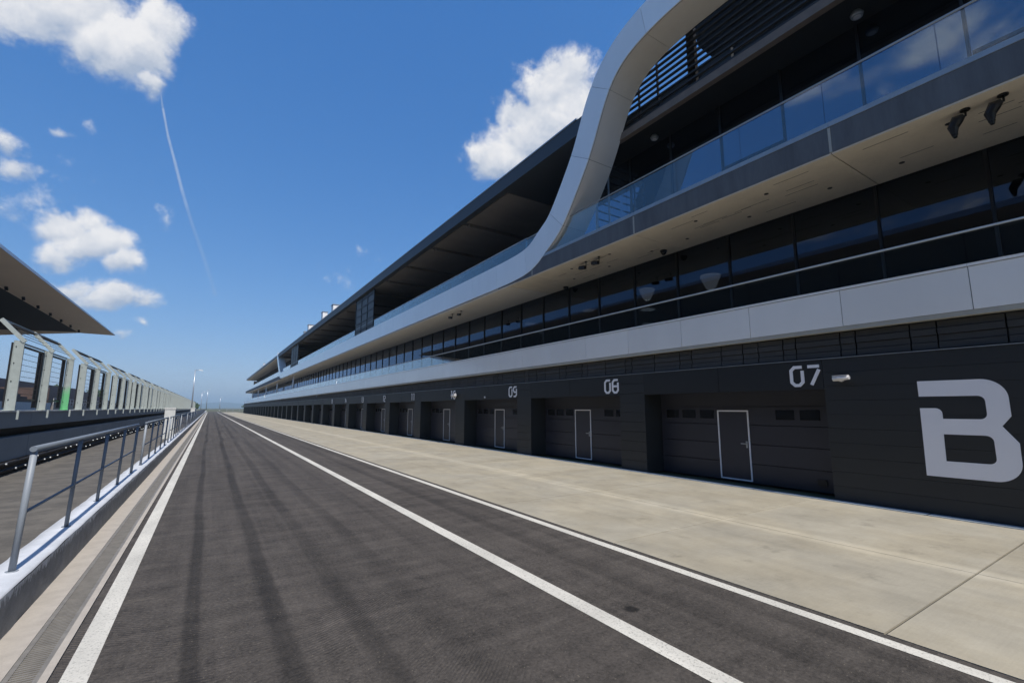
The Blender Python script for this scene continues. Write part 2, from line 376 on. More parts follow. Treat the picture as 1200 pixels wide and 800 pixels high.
# ------------------------------------------------------------------ mesh helpers
WL = {}
ORD = ['first', 'second', 'third', 'fourth', 'fifth', 'sixth', 'seventh', 'eighth', 'ninth', 'tenth']
def wloc(o): return WL.get(o.name, Vector((0, 0, 0))) if o else Vector((0, 0, 0))
def empty(name, loc, label=None, cat=None, group=None):
    o = bpy.data.objects.new(name, None); col.objects.link(o); o.location = loc; o.empty_display_size = .3
    WL[o.name] = Vector(loc); return tag(o, label, cat, group)
def tag(o, label=None, cat=None, group=None, kind=None):
    if label: o['label'] = label
    if cat: o['category'] = cat
    if group: o['group'] = group
    if kind: o['kind'] = kind
    return o
class MB:
    def __init__(s): s.v = []; s.f = []
    def box(s, x0, x1, y0, y1, z0, z1):
        n = len(s.v)
        s.v += [(x0, y0, z0), (x1, y0, z0), (x1, y1, z0), (x0, y1, z0), (x0, y0, z1), (x1, y0, z1), (x1, y1, z1), (x0, y1, z1)]
        s.f += [tuple(n+i for i in q) for q in ((0, 3, 2, 1), (4, 5, 6, 7), (0, 1, 5, 4), (1, 2, 6, 5), (2, 3, 7, 6), (3, 0, 4, 7))]
        return s
    def quad(s, a, b, c, d):
        n = len(s.v); s.v += [a, b, c, d]; s.f.append((n, n+1, n+2, n+3)); return s
    def tube(s, pts, r, seg=10, cap=True):
        pts = [Vector(p) for p in pts]; rs = r if isinstance(r, (list, tuple)) else [r]*len(pts)
        base = len(s.v); prev = None
        for i, p in enumerate(pts):
            d = (pts[min(i+1, len(pts)-1)]-pts[max(i-1, 0)]).normalized()
            if prev is None:
                a = Vector((0, 0, 1)) if abs(d.z) < .9 else Vector((1, 0, 0)); u = d.cross(a).normalized()
            else: u = (prev-d*prev.dot(d)).normalized()
            prev = u; w = d.cross(u)
            for k in range(seg):
                an = 2*math.pi*k/seg; s.v.append(tuple(p+(u*math.cos(an)+w*math.sin(an))*rs[i]))
        for i in range(len(pts)-1):
            for k in range(seg):
                a = base+i*seg+k; b = base+i*seg+(k+1) % seg; s.f.append((a, b, b+seg, a+seg))
        if cap:
            s.f.append(tuple(base+k for k in reversed(range(seg)))); s.f.append(tuple(base+(len(pts)-1)*seg+k for k in range(seg)))
        return s
    def bar(s, p, q, w, h):       # rectangular bar from p to q
        p, q = Vector(p), Vector(q); d = (q-p).normalized()
        a = Vector((0, 0, 1)) if abs(d.z) < .95 else Vector((1, 0, 0)); u = d.cross(a).normalized(); v = u.cross(d)
        n = len(s.v)
        for e in (p, q):
            for i, j in ((-1, -1), (1, -1), (1, 1), (-1, 1)): s.v.append(tuple(e+u*i*w/2+v*j*h/2))
        s.f += [tuple(n+i for i in t) for t in ((0, 1, 2, 3), (7, 6, 5, 4), (0, 4, 5, 1), (1, 5, 6, 2), (2, 6, 7, 3), (3, 7, 4, 0))]
        return s
    def prism_x(s, poly, x0, x1, holes=()):   # polygon in (y, z), thick along x
        loops = [[Vector((0, y, z)) for y, z in poly]]+[[Vector((0, y, z)) for y, z in h] for h in holes]
        tris = geometry.tessellate_polygon(loops); flat = [p for l in loops for p in l]; n = len(s.v); N = len(flat)
        for x in (x0, x1): s.v += [(x, p.y, p.z) for p in flat]
        for t in tris: s.f.append(tuple(n+i for i in t)); s.f.append(tuple(n+N+i for i in reversed(t)))
        o = 0
        for l in loops:
            k = len(l)
            for i in range(k):
                a, b = n+o+i, n+o+(i+1) % k; s.f.append((a, b, b+N, a+N))
            o += k
        return s
    def build(s, name, m, parent=None, smooth=False, fix=True, origin=None):
        me = bpy.data.meshes.new(name)
        if origin is None:
            lo = Vector((min(v[i] for v in s.v) for i in range(3))); hi = Vector((max(v[i] for v in s.v) for i in range(3)))
            c = (lo+hi)/2
        else: c = Vector(origin)
        me.from_pydata([(v[0]-c.x, v[1]-c.y, v[2]-c.z) for v in s.v], [], s.f)
        if fix:
            bm = bmesh.new(); bm.from_mesh(me); bmesh.ops.recalc_face_normals(bm, faces=bm.faces); bm.to_mesh(me); bm.free()
        if smooth:
            for p in me.polygons: p.use_smooth = len(p.vertices) == 4
        me.materials.append(MATS[m] if isinstance(m, str) else m); me.update()
        o = bpy.data.objects.new(name, me); col.objects.link(o)
        WL[o.name] = c
        o.location = c-wloc(parent)
        if parent: o.parent = parent
        return o
def B(name, m, parent, *b): return MB().box(*b).build(name, m, parent)
KIDS = {}
def kids(o): return [c for c in bpy.data.objects if c.parent == o]
def inst(o, off, parent='same'):      # copy of one object moved by off, sharing its mesh
    c = o.copy(); col.objects.link(c)
    if parent != 'same': c.parent = parent
    c.location = o.location+Vector(off); WL[c.name] = wloc(o)+Vector(off)
    return c
def inst_tree(o, off, parent='same', children=None):
    c = inst(o, off, parent)
    for ch in (children[o.name] if children and o.name in children else kids(o)):
        d = ch.copy(); col.objects.link(d); d.parent = c; WL[d.name] = wloc(ch)+Vector(off)
        for g in (children[ch.name] if children and ch.name in children else kids(ch)):
            e = g.copy(); col.objects.link(e); e.parent = d
    return c

# ------------------------------------------------------------------ setting: ground, lane, apron
YN, YF = -16.0, 300.0
def sheet(name, m, x0, x1, y0, y1, z, kind='structure', thick=None, ny=1):
    b = MB()
    for i in range(ny):
        a, c = y0+(y1-y0)*i/ny, y0+(y1-y0)*(i+1)/ny
        b.quad((x0, a, z), (x1, a, z), (x1, c, z), (x0, c, z))
    o = b.build(name, m, fix=False)
    if kind: o['kind'] = kind
    return o
sheet('ground', 'grass_earth', -9000, 9000, -6000, 12000, -.06)
sheet('pit_lane', 'asphalt', -.845, 5.22, YN, YF, 0)
sheet('walkway', 'walk_asphalt', -5.6, -1.6, YN, YF, .03)
sheet('race_track', 'track_asphalt', -20, -5.6, -60, 420, -.02)
for nm, x0, x1 in (('left_edge_line', -.775, -.60), ('lane_divider_line', 3.26, 3.45), ('apron_edge_line', 4.99, 5.13)):
    sheet(nm, 'line_paint', x0, x1, YN, YF-20, .004)
apron = MB().box(5.225, 11.72, YN, 262, -.05, -.012).build('concrete_apron', 'lane_gap'); apron['kind'] = 'structure'
# cast slabs, two rows, with open joints
def slab(x0, x1, L):
    return MB().box(x0, x1, 0, L, -.011, .006).build('slab', 'apron_concrete', apron)
PITCH = 3.335; y = 1.925-PITCH*5
src = {}
first = True
k = 0
while y < 262:
    n = 1 if y < 120 else 4
    gap = .024 if (k % 2 == 0 or y > 60) else .011
    for (x0, x1) in ((5.225, 7.99), (8.0, 11.44)):
        key = (x0, n, gap)
        if key not in src: src[key] = slab(x0, x1, PITCH*n-gap); src[key].location.y += y-0; s0 = src[key]; WL[s0.name] = wloc(s0)+Vector((0, y, 0)); s0['_y'] = y
        else: inst(src[key], (0, y-src[key]['_y'], 0))
    y += PITCH*n; k += 1
for s0 in list(bpy.data.objects):
    if '_y' in s0: del s0['_y']
B('drain_strip', 'channel_steel', apron, 11.46, 11.70, YN, 226, -.02, .012)
jl = MB()
for i in range(66): jl.box(11.46, 11.70, -10+i*3.33, -9.985+i*3.33, .0125, .016)
jl.build('strip_joint', 'joint_dark', apron)['kind'] = 'stuff'

# drain along the low wall
drain = MB().box(-1.37, -.845, YN, YF-20, -.10, -.075).build('drain', 'lane_gap'); drain['kind'] = 'structure'
B('concrete_edging', 'drain_edge', drain, -1.37, -1.135, YN, YF-20, -.07, .006)
B('concrete_lip', 'drain_edge', drain, -.905, -.850, YN, YF-20, -.07, .009)
B('grate_frame', 'drain_iron', drain, -1.134, -1.098, YN, YF-20, -.07, .001)
B('grate_frame', 'drain_iron', drain, -.942, -.906, YN, YF-20, -.07, .001)
gb = MB(); y = 3.0
while y < 70:
    gb.quad((-1.098, y, -.003), (-.942, y, -.003), (-.942, y+.019, -.003), (-1.098, y+.019, -.003))
    gb.quad((-1.098, y, -.03), (-.942, y, -.03), (-.942, y, -.003), (-1.098, y, -.003)); y += .04
g_ = gb.build('grate_bars', 'drain_iron', drain, fix=False); g_['kind'] = 'stuff'
B('grate_bed', 'drain_iron', drain, -1.097, -.943, 70, YF-20, -.04, -.006)

# ------------------------------------------------------------------ low wall and railings
def low_wall():
    t = empty('low_wall', (-1.535, 0, 0), 'long low rough stone kerb wall with a painted white top, beside the drain', 'wall')
    n = 300; b = MB(); random.seed(3)
    ys = [YN+(60-YN)*i/n for i in range(n+1)]+[60+220*i/60 for i in range(1, 61)]
    rows = [(.0, 0), (.1, .004), (.2, .002), (.3, .004), (.375, .006)]
    for i, yy in enumerate(ys):
        for z, j in rows:
            b.v.append((-1.372+mnoise.noise(Vector((z*6, yy*5, 1)))*.012+mnoise.noise(Vector((z*20, yy*18, 4)))*.006, yy, z))
    R_ = len(rows)
    for i in range(len(ys)-1):
        for j in range(R_-1):
            a = i*R_+j; b.f.append((a, a+R_, a+R_+1, a+1))
    b.build('wall_face', 'kerb_stone', t, smooth=True)
    b = MB()
    cols = [(-1.376, .376), (-1.385, .398), (-1.55, .404), (-1.695, .398), (-1.71, .0)]
    for i, yy in enumerate(ys):
        for j, (x, z) in enumerate(cols):
            jx = mnoise.noise(Vector((j*3.1, yy*2.3, 7)))*(.022 if j >= 3 else .008)
            b.v.append((x+jx, yy, z+(mnoise.noise(Vector((j, yy*3, 2)))*.004 if j < 4 else 0)))
    C_ = len(cols)
    for i in range(len(ys)-1):
        for j in range(C_-1):
            a = i*C_+j; b.f.append((a, a+1, a+C_+1, a+C_))
    b.build('painted_top', 'kerb_paint', t, smooth=True)
low_wall()

def railing(k, y0):
    lab = ['nearest pipe railing section on the low wall, open end post at the front left',
           'second pipe railing section along the low wall, just past the first gap'][k] if k < 2 else 'grey pipe railing section further along the low wall'
    t = empty('railing', (-1.515, y0, .40), lab, 'railing', 'pipe railing sections along the low wall')
    xb, xt, zt, L = -1.515, -1.48, 1.585, 8.4
    for i in range(5):
        yy = y0+2.08*i
        pale = (i == 0)
        b = MB().tube([(xb, yy, .395), (xt, yy+.02, zt-(.012 if 0 < i < 4 else 0))], .029 if i in (0, 4) else .024, 12)
        b.tube([(xb, yy, .400), (xb, yy, .409)], .05, 12)
        b.build('post', 'rail_paint_pale' if pale else 'rail_paint', t, smooth=True)
    MB().tube([(xt, y0-.028, zt), (xt, y0+8.32+.028, zt)], .030, 12).build('top_rail', 'rail_paint', t, smooth=True)
    xm = xb+(xt-xb)*.47
    MB().tube([(xm, y0, .95), (xm, y0+8.32, .95)], .017, 10).build('mid_rail', 'rail_paint', t, smooth=True)
    return t
r0 = railing(0, 6.75)
r1 = railing(1, 16.95)
K = {r1.name: kids(r1)}
for k in range(2, 21):
    c = r1.copy(); col.objects.link(c); c.location.y = 16.95+10.2*(k-1); WL[c.name] = Vector(c.location)
    c['label'] = ('%s pipe railing section from the front end of the low wall' % ORD[k]) if k < 9 else 'small far pipe railing section on the low wall, beyond the concrete pillar'
    for ch in K[r1.name]:
        d = ch.copy(); col.objects.link(d); d.parent = c

# concrete pillars behind the railing
for yy, lab in ((38.0, 'pale square concrete pillar behind the railings, the nearer one'), (88.0, 'small far pale concrete pillar near the foot of the tall lamp post')):
    t = empty('concrete_pillar', (-2.15, yy, .03), lab, 'pillar', 'concrete pillars behind the railings')
    B('pillar_shaft', 'wall_pale', t, -2.42, -1.86, yy-.28, yy+.28, .0, 1.93)
    B('pillar_cap', 'wall_pale', t, -2.45, -1.83, yy-.31, yy+.31, 1.93, 2.03)

# ------------------------------------------------------------------ pit wall, guard pipes and debris fence
def pit_wall():
    t = empty('pit_wall', (-5.3, 20, 0), 'long dark blue concrete pit wall carrying the debris fence, left of the walkway', 'wall')
    seg = 8.0; y0 = -10
    up = MB().box(-5.62, -5.0, y0, y0+seg-.02, 1.41, 1.88).build('upper_beam', 'wall_blue', t)
    cap = MB().box(-5.66, -4.97, y0, y0+seg-.015, 1.883, 1.925).build('wall_cap', 'wall_pale', t)
    low = MB().box(-5.62, -5.0, y0, y0+seg-.03, .44, 1.13).build('lower_block', 'wall_blue', t)
    for i in range(1, 34):
        for o in (up, cap, low): inst(o, (0, seg*i, 0))
    B('recess', 'joint_dark', t, -5.6, -5.33, y0, y0+272, 1.13, 1.41)
    B('plinth', 'frame_dark', t, -5.6, -5.28, y0, y0+272, 0, .44)
pit_wall()
def guard():
    t = empty('guard_pipes', (-4.95, 20, .03), 'pair of dark pipes with shiny clamps along the foot of the pit wall', 'guard rail')
    for z in (.17, .37):
        MB().tube([(-4.93, 5, z), (-4.93, 255, z)], .055, 10).build('pipe', 'frame_dark', t, smooth=True)
    b0 = None
    for i in range(110):
        yy = 14+i*.95+random.uniform(-.2, .2); z = random.choice((.17, .37))
        if b0 is None: b0 = MB().tube([(-4.895, yy, z), (-4.845, yy, z)], .035, 8).build('clamp', 'steel', t); y00, z00 = yy, z
        else: inst(b0, (0, yy-y00, z-z00))
guard()

def fence_module(name_label, y0, green=False, nb=2):
    t = empty('debris_fence', (-5.020, y0, 1.92), name_label, 'fence', 'debris fence modules on the pit wall')
    offs = [0, 3.08, 6.2][:nb+1]; zt = 4.03
    for i, o in enumerate(offs):
        yy = y0+o
        b = MB().box(-5.110, -4.905, yy-.012, yy+.012, 1.93, zt)              # web seen from the lane
        b.box(-5.122, -5.110, yy-.035, yy+.035, 1.93, zt).box(-4.905, -4.893, yy-.03, yy+.03, 1.93, zt)
        b.box(-5.15, -4.87, yy-.08, yy+.08, 1.926, 1.95)
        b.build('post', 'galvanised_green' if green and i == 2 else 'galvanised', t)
        MB().bar((-4.890, yy, zt-.03), (-5.470, yy, 4.66), .07, .11).build('slanted_arm', 'galvanised', t)
        bo = MB()
        for zz in (2.25, 2.8, 3.35, 3.85):
            bo.box(-5.075, -5.05, yy-.03, yy-.0125, zz-.015, zz+.015)
        bo.build('bolts', 'frame_dark', t)
        MB().bar((-4.820, yy+.02, 1.93), (-4.820, yy+.02, 1.66), .05, .05).build('bracket', 'galvanised', t)
    for i in range(len(offs)-1):
        a, c = y0+offs[i]+.075, y0+offs[i+1]-.075
        fr = MB().box(-5.20, -5.13, a, a+.05, 2.0, zt-.05).box(-5.24, -5.13, c-.05, c, 2.0, zt-.05)
        fr.box(-5.20, -5.15, a+.05, c-.05, zt-.11, zt-.05).box(-5.20, -5.15, a+.05, c-.05, 2.25, 2.30)
        fr.build('panel_frame', 'frame_dark', t)
        w = MB()
        for q in range(9): w.bar((-5.175, a+.05, 2.45+q*.185), (-5.175, c-.05, 2.45+q*.185), .012, .012)
        w.build('wire_mesh', 'slat', t)
        e = MB()
        e.bar((-5.470, a, 4.66), (-5.470, c, 4.66), .06, .05).bar((-5.105, a, 4.02), (-5.105, c, 4.02), .04, .05)
        e.build('head_rail', 'galvanised', t)
        e = MB()
        for q in range(1, 5):
            s_ = q/5.0; e.bar((-4.950-.52*s_, a, 4.05+.61*s_), (-4.950-.52*s_, c, 4.05+.61*s_), .014, .014)
        e.build('overhang_wires', 'slat', t)
        d = MB(); d.bar((-5.350, a+.3, 4.56), (-5.350, c-.3, 4.56), .16, .03); d.build('overhang_panel', 'frame_dark', t)
    return t
P0, MP = 19.84, 8.72
fence_module('debris fence module nearest the left frame edge, only its last post showing', P0-MP)
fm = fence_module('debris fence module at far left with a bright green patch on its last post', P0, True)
fm2 = fence_module('second full debris fence module from the left, just right of the green patched post', P0+MP)
K2 = kids(fm2)
for k in range(2, 24):
    c = fm2.copy(); col.objects.link(c); c.location.y = P0+MP*k; WL[c.name] = Vector(c.location)
    c['label'] = ('%s debris fence module from the left frame edge along the pit wall' % ORD[k+1]) if k < 8 else 'small far galvanised debris fence module near the end of the pit wall'
    for ch in K2:
        d = ch.copy(); col.objects.link(d); d.parent = c

# ------------------------------------------------------------------ pit building
XF = 11.75; BP = 6.33; NB = 34
BL = empty('pit_building', (XF, 0, 0), 'long three storey pit building with black garages and a sweeping white ribbon', 'building')
Y0B, Y1B = -14.0, 222.0
# --- ground floor
B('core_wall', 'interior_dark', BL, 13.3, 30, Y0B, 220.4, -.02, 3.7)
cl = None
ZB = [i*.311 for i in range(11)]
# wall beside the first garage, clad in horizontal boards, carrying the big letter
bb = None
for i in range(10):
    b = MB().box(XF, XF+.05, -8.0, 4.98, ZB[i]+.001, ZB[i+1]-.004)
    b.build('cladding_board', 'cladding', BL)
B('backing_wall', 'joint_dark', BL, XF+.051, 13.3, -8.0, 4.975, 0, 3.109)
B('end_block', 'cladding', BL, XF, 13.3, Y0B, -8.02, 0, 3.109)
# pillars
b0 = MB().box(XF, XF+.05, 10.235, 11.315, .002, .304).build('cladding_board', 'cladding', BL)
p0 = MB().box(XF+.051, 13.3, 10.24, 11.31, 0, 3.10).build('pillar', 'cladding', BL)
pf = MB().box(XF, 13.3, 10.24+BP*25, 11.31+BP*25, 0, 3.105).build('pillar', 'cladding', BL)
for k in range(NB):
    if k < 25:
        if k: inst(p0, (0, BP*k, 0))
        for i in range(10):
            if k or i: inst(b0, (0, BP*k, ZB[i]))
    elif k > 25: inst(pf, (0, BP*(k-25), 0))
# header panels over the doors
h0 = MB().box(XF+.003, XF+.25, 4.99, 7.60, 2.43, 3.108).build('header_panel', 'header', BL)
h1 = MB().box(XF+.003, XF+.25, 7.61, 10.23, 2.43, 3.108).build('header_panel', 'header', BL)
for k in range(1, NB): inst(h0, (0, BP*k, 0)); inst(h1, (0, BP*k, 0))
B('header_trim', 'steel', BL, XF-.02, XF+.06, -8.0, 220.3, 3.112, 3.128)
# garage doors
XG = 12.50
def garage():
    gd = MB().box(XG+.06, XG+.10, 4.99, 10.23, 0, 2.6).build('garage_door', 'garage', BL)
    z = 0.0
    hs = [.50, .52, .52, .50, .52]
    for h in hs:
        MB().box(XG, XG+.055, 5.02, 10.20, z+.012, z+h-.006).build('door_section', 'garage', gd); z += h
    w0 = None
    for yy in (5.45, 6.05, 8.30, 8.92, 9.52):
        MB().box(XG-.012, XG-.002, yy, yy+.46, 1.70, 1.95).build('window', 'window_black', gd)
    fy0, fy1 = 7.28, 8.14
    f = MB()
    f.box(XG-.03, XG-.004, fy0-.035, fy0, .03, 1.90).box(XG-.03, XG-.004, fy1, fy1+.035, .03, 1.90)
    f.box(XG-.03, XG-.004, fy0-.035, fy1+.035, 1.902, 1.94).box(XG-.03, XG-.004, fy0, fy1, .028, .062)
    f.build('wicket_frame', 'sign_white', gd)
    MB().box(XG-.014, XG-.003, fy0+.004, fy1-.004, .066, 1.898).build('wicket_door', 'garage', gd)
    hd = MB().box(XG-.045, XG-.015, fy0+.03, fy0+.075, .92, 1.10)
    hd.bar((XG-.07, fy0+.05, 1.03), (XG-.07, fy0+.20, 1.03), .025, .025).bar((XG-.075, fy0+.05, 1.03), (XG-.03, fy0+.05, 1.03), .02, .02)
    hd.build('handle', 'steel', gd)
    MB().box(XG-.05, XG-.002, 5.42, 5.62, .16, .30).build('lock_box', 'black_plastic', gd)
    MB().box(XG-.02, XG+.02, 5.0, 10.22, -.005, .012).build('threshold', 'interior_dark', gd)
    return gd
gd0 = garage(); KG = {gd0.name: kids(gd0)}
for ch in KG[gd0.name]: KG[ch.name] = []
for k in range(1, NB): inst_tree(gd0, (0, BP*k, 0), children=KG)
B('reveal_ceiling', 'interior_dark', BL, XF+.25, XG+.1, 4.99, 220, 2.60, 3.10)

# numbers and the letter
W_, H_, C_ = .25, .43, .075
def strokes(d):
    w, h, c = W_, H_, C_
    A = [(w, h), (c, h), (0, h-c), (0, c), (c, 0), (w-c, 0), (w, c), (w, h*.80)]
    return {'0': [A], '1': [[(.25*w, h), (.62*w, h), (.62*w, 0)], [(.2*w, 0), (w, 0)]][:1], '2': [[(0, h), (w-c, h), (w, h-c), (w, .58*h), (w-c, .5*h), (c, .5*h), (0, .42*h), (0, 0), (w, 0)]],
            '3': [[(0, h), (w-c, h), (w, h-c), (w, c), (w-c, 0), (0, 0)], [(.1*w, .5*h), (w, .5*h)]], '4': [[(0, h), (0, .38*h), (w, .38*h)], [(.75*w, .7*h), (.75*w, 0)]],
            '7': [[(0, h), (w, h)], [(w*.96, h*.82), (w*.25, 0)]], '8': [A, [(.0, .5*h), (w, .5*h)]],
            '9': [[(w, .45*h), (c, .45*h), (0, .45*h+c), (0, h-c), (c, h), (w, h)], [(w, h*.80), (w, c), (w-c, 0), (.1*w, 0)]],
            '5': [[(w, h), (0, h), (0, .55*h), (w-c, .55*h), (w, .45*h), (w, c), (w-c, 0), (0, 0)]], '6': [[(w, h), (c, h), (0, h-c), (0, c), (c, 0), (w-c, 0), (w, c), (w, .45*h), (w-c, .53*h), (0, .53*h)]]}[d]
def stroke_poly(b, pts, th, fx, fz, xa, xb):
    pts = [Vector(p) for p in pts]; n = len(pts); Lf, Rt = [], []
    for i, p in enumerate(pts):
        d1_ = (pts[i]-pts[i-1]).normalized() if i > 0 else None
        d2_ = (pts[i+1]-pts[i]).normalized() if i < n-1 else None
        if d1_ is None: nr = Vector((-d2_.y, d2_.x)); s = 1
        elif d2_ is None: nr = Vector((-d1_.y, d1_.x)); s = 1
        else:
            n1_, n2_ = Vector((-d1_.y, d1_.x)), Vector((-d2_.y, d2_.x)); nr = (n1_+n2_).normalized(); s = 1/max(.5, nr.dot(n1_))
        Lf.append(p+nr*th/2*s); Rt.append(p-nr*th/2*s)
    for i in range(n-1):
        q = [Lf[i], Lf[i+1], Rt[i+1], Rt[i]]
        b.prism_x([(fx(p.x), fz(p.y)) for p in q], xa, xb)
def number(txt, k):
    ys = 4.99+BP*k; b = MB(); xl = ys+.72
    for j, ch in enumerate(txt):
        for si, s in enumerate(strokes(ch)):
            e = .001*si+.0005*j
            stroke_poly(b, s, .072, lambda u, o=j*.375: xl-.04-o-u, lambda v: 2.535+v, XF-.012-e, XF+.002)
    b.build('bay_number', 'sign_white', BL)
for k in range(0, 9): number('%02d' % (7+k), k)
def arc(cx, cy, r, a0, a1, n=8): return [(cx+r*math.cos(R(a0+(a1-a0)*i/n)), cy+r*math.sin(R(a0+(a1-a0)*i/n))) for i in range(n+1)]
outer = [(3.31, 2.525)]+arc(2.42, 2.185, .34, 90, 180, 10)+[(2.08, 1.86), (2.21, 1.685), (2.03, 1.40)]+arc(2.38, 1.06, .345, 180, 270, 10)+[(3.335, .715), (3.315, 2.0)]+arc(3.09, 1.90, .10, 90, 180, 5)+[(2.99, 1.80)]+arc(2.48, 1.90, .10, 270, 180, 5)+arc(2.48, 2.125, .10, 180, 90, 5)+[(3.31, 2.225)]
hole = [(3.01, 1.51)]+arc(2.44, 1.41, .10, 90, 180, 5)+arc(2.44, 1.11, .10, 180, 270, 5)+[(3.02, 1.01)]
MB().prism_x(outer, XF-.012, XF+.002, [hole]).build('letter', 'sign_white', BL)

# --- band of louvred wall under the first balcony
B('louvre_backing', 'joint_dark', BL, XF+.16, 13.3, -8, 220.3, 3.13, 3.70)
rnd = random.Random(5)
cell = []
yy = -8.0; i = 0
while yy < 219:
    w = rnd.choice((.42, .95, .95, .30, .62, .95)); 
    if i < 150:
        b = MB()
        for q in range(4):
            z = 3.155+q*.135
            b.box(XF+.06+.025*(q % 2), XF+.155, yy+.014, yy+w-.014, z, z+.124)
        b.build('louvre_panel', 'louvre_wall', BL)
    else:
        MB().box(XF+.06, XF+.155, yy+.03, yy+w*3-.03, 3.155, 3.69).build('louvre_panel', 'louvre_wall', BL); yy += w*2
    yy += w; i += 1
# --- first balcony fascia
B('fascia_core', 'joint_dark', BL, XF-.045, 14.5, Y0B, 222, 3.80, 4.28)
B('balcony_soffit', 'panel_edge', BL, XF-.06, XF+.30, Y0B, 222, 3.712, 3.775)
B('fascia_trim', 'panel_edge', BL, XF-.062, XF-.046, Y0B, 222, 3.776, 3.80)
fp = MB().box(XF-.07, XF-.046, -12.42, -12.42+2.098, 3.805, 4.61).build('fascia_panel', 'white_panel', BL)
cp = MB().box(XF-.085, XF+.13, -12.42, -12.42+2.104, 4.622, 4.675).build('fascia_cap', 'white_panel', BL)
inner = B('parapet_back', 'concrete_beam', BL, XF-.045, XF+.1, Y0B, 222, 4.281, 4.618)
for k in range(1, 111): inst(fp, (0, 2.11*k, 0)); inst(cp, (0, 2.11*k, 0))
B('balcony_floor', 'interior_floor', BL, XF+.1, 29.9, Y0B+.1, 221.9, 4.282, 4.30)
# glass balustrade of the first balcony
gp = MB().box(XF+.02, XF+.032, -12.40, -12.40+2.085, 4.68, 5.28).build('balustrade_pane', 'balustrade_glass', BL)
for k in range(1, 111): inst(gp, (0, 2.11*k, 0))
MB().tube([(XF+.026, Y0B, 5.32), (XF+.026, 221.8, 5.32)], .026, 10).build('handrail', 'steel', BL, smooth=True)
# first floor glazing
XG1 = 14.5
pn = MB().box(XG1, XG1+.015, -12.39, -12.39+2.05, 4.32, 7.88).build('glazing_pane', 'glazing', BL)
mu = MB().box(XG1-.05, XG1+.12, -12.45, -12.39, 4.30, 7.90).build('mullion', 'frame_dark', BL)
rn = random.Random(2)
for k in range(1, 110):
    o = inst(pn, (0, 2.11*k, 0)); o.rotation_euler = (0, R(rn.uniform(-.12, .12)), R(rn.uniform(-.15, .15)))
    inst(mu, (0, 2.11*k, 0))
B('transom', 'frame_dark', BL, XG1-.035, XG1+.09, Y0B, 218, 4.30, 4.40)
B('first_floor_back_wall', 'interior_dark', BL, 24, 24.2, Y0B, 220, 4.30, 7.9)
pw = MB().box(14.75, 24, 34.0, 34.15, 4.30, 7.6).build('partition_wall', 'interior_dark', BL)
for k in range(1, 6): inst(pw, (0, 31.65*k, 0))
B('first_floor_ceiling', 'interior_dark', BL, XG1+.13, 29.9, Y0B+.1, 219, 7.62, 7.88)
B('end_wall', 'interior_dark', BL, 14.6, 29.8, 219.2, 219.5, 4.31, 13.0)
B('south_end_wall', 'interior_dark', BL, 12.2, 29.8, Y0B-.3, Y0B-.01, -.02, 13.0)
# columns of the first balcony, far along
cm = MB().tube([(12.4, 92, 4.30), (12.4, 92, 7.9)], .13, 12).build('column', 'white_panel', BL, smooth=True)
for dy in (24, 48, 72, 96): inst(cm, (0, dy, 0))

# --- second floor slab
ZS0, ZS1 = 7.90, 8.56
YR = 17.0     # where the ribbon takes over from the bare slab
joints = [-13.6, -7.72, -1.68, 4.36, 10.40, 16.42]
for a, c in zip(joints[:-1], joints[1:]):
    B('slab_beam', 'concrete_beam', BL, XF, XF+.28, a+.035, c-.035, ZS0+.02, ZS1)
    B('joint_strip', 'panel_edge', BL, XF-.004, XF+.2, c-.030, c+.030, ZS0+.03, ZS1-.02)
    B('beam_cap', 'channel_steel', BL, XF-.015, XF+.34, a+.004, c-.004, ZS1+.003, 8.68)
    s = B('soffit_slab', 'concrete_soffit', BL, XF+.012, XG1-.06, a+.012, c-.012, ZS0-.02, ZS0+.016)
    dk = MB(); rr = random.Random(int(a*10))
    for q in range(12):
        x = rr.uniform(XF+.3, XG1-.5); y = rr.uniform(a+.4, c-1.2)
        dk.box(x, x+.012, y, y+rr.uniform(.5, .9), ZS0-.024, ZS0-.0205)
    dk.build('drip_groove', 'joint_dark', s)
    for q in range(5):
        MB().tube([(XF+.75 if q % 2 else XG1-.9, a+.8+q*1.12, ZS0-.03), (XF+.75 if q % 2 else XG1-.9, a+.8+q*1.12, ZS0-.0205)], .06, 10).build('downlight', 'black_plastic', s)
B('slab_beam', 'concrete_beam', BL, XF+.002, XF+.28, 16.46, 19.4, ZS0+.022, ZS1)
B('soffit_slab', 'concrete_soffit', BL, XF+.012, XG1-.06, 16.44, 18.45, ZS0-.02, ZS0+.016)
B('slab_core', 'joint_dark', BL, XF+.29, 29.9, Y0B, 216, ZS0+.02, 8.60)
B('second_floor_deck', 'interior_floor', BL, XF+.35, 29.9, Y0B+.1, 216, 8.602, 8.64)
# smooth soffit beyond the joint
sp = MB().box(XF+.012, XG1-.06, 18.51, 18.51+2.098, ZS0-.02, ZS0+.015).build('soffit_panel', 'white_soffit', BL)
for k in range(1, 93): inst(sp, (0, 2.11*k, 0))
# near balustrade
gq = MB().box(XF+.14, XF+.152, -12.40, -12.40+2.09, 8.70, 9.80).build('balustrade_pane', 'balustrade_glass', BL)
for k in range(1, 14): inst(gq, (0, 2.11*k, 0))
MB().tube([(XF+.146, Y0B, 9.86), (XF+.146, 17.0, 9.86)], .026, 10).build('handrail', 'steel', BL, smooth=True)
# far balustrade above the ribbon band
gr = MB().box(XF+.30, XF+.312, 17.25, 17.25+2.09, 9.0, 9.98).build('balustrade_pane', 'balustrade_glass', BL)
for k in range(1, 42): inst(gr, (0, 2.11*k, 0))
MB().tube([(XF+.306, 17.2, 10.0), (XF+.306, 105.5, 10.0)], .022, 8).build('handrail', 'steel', BL, smooth=True)
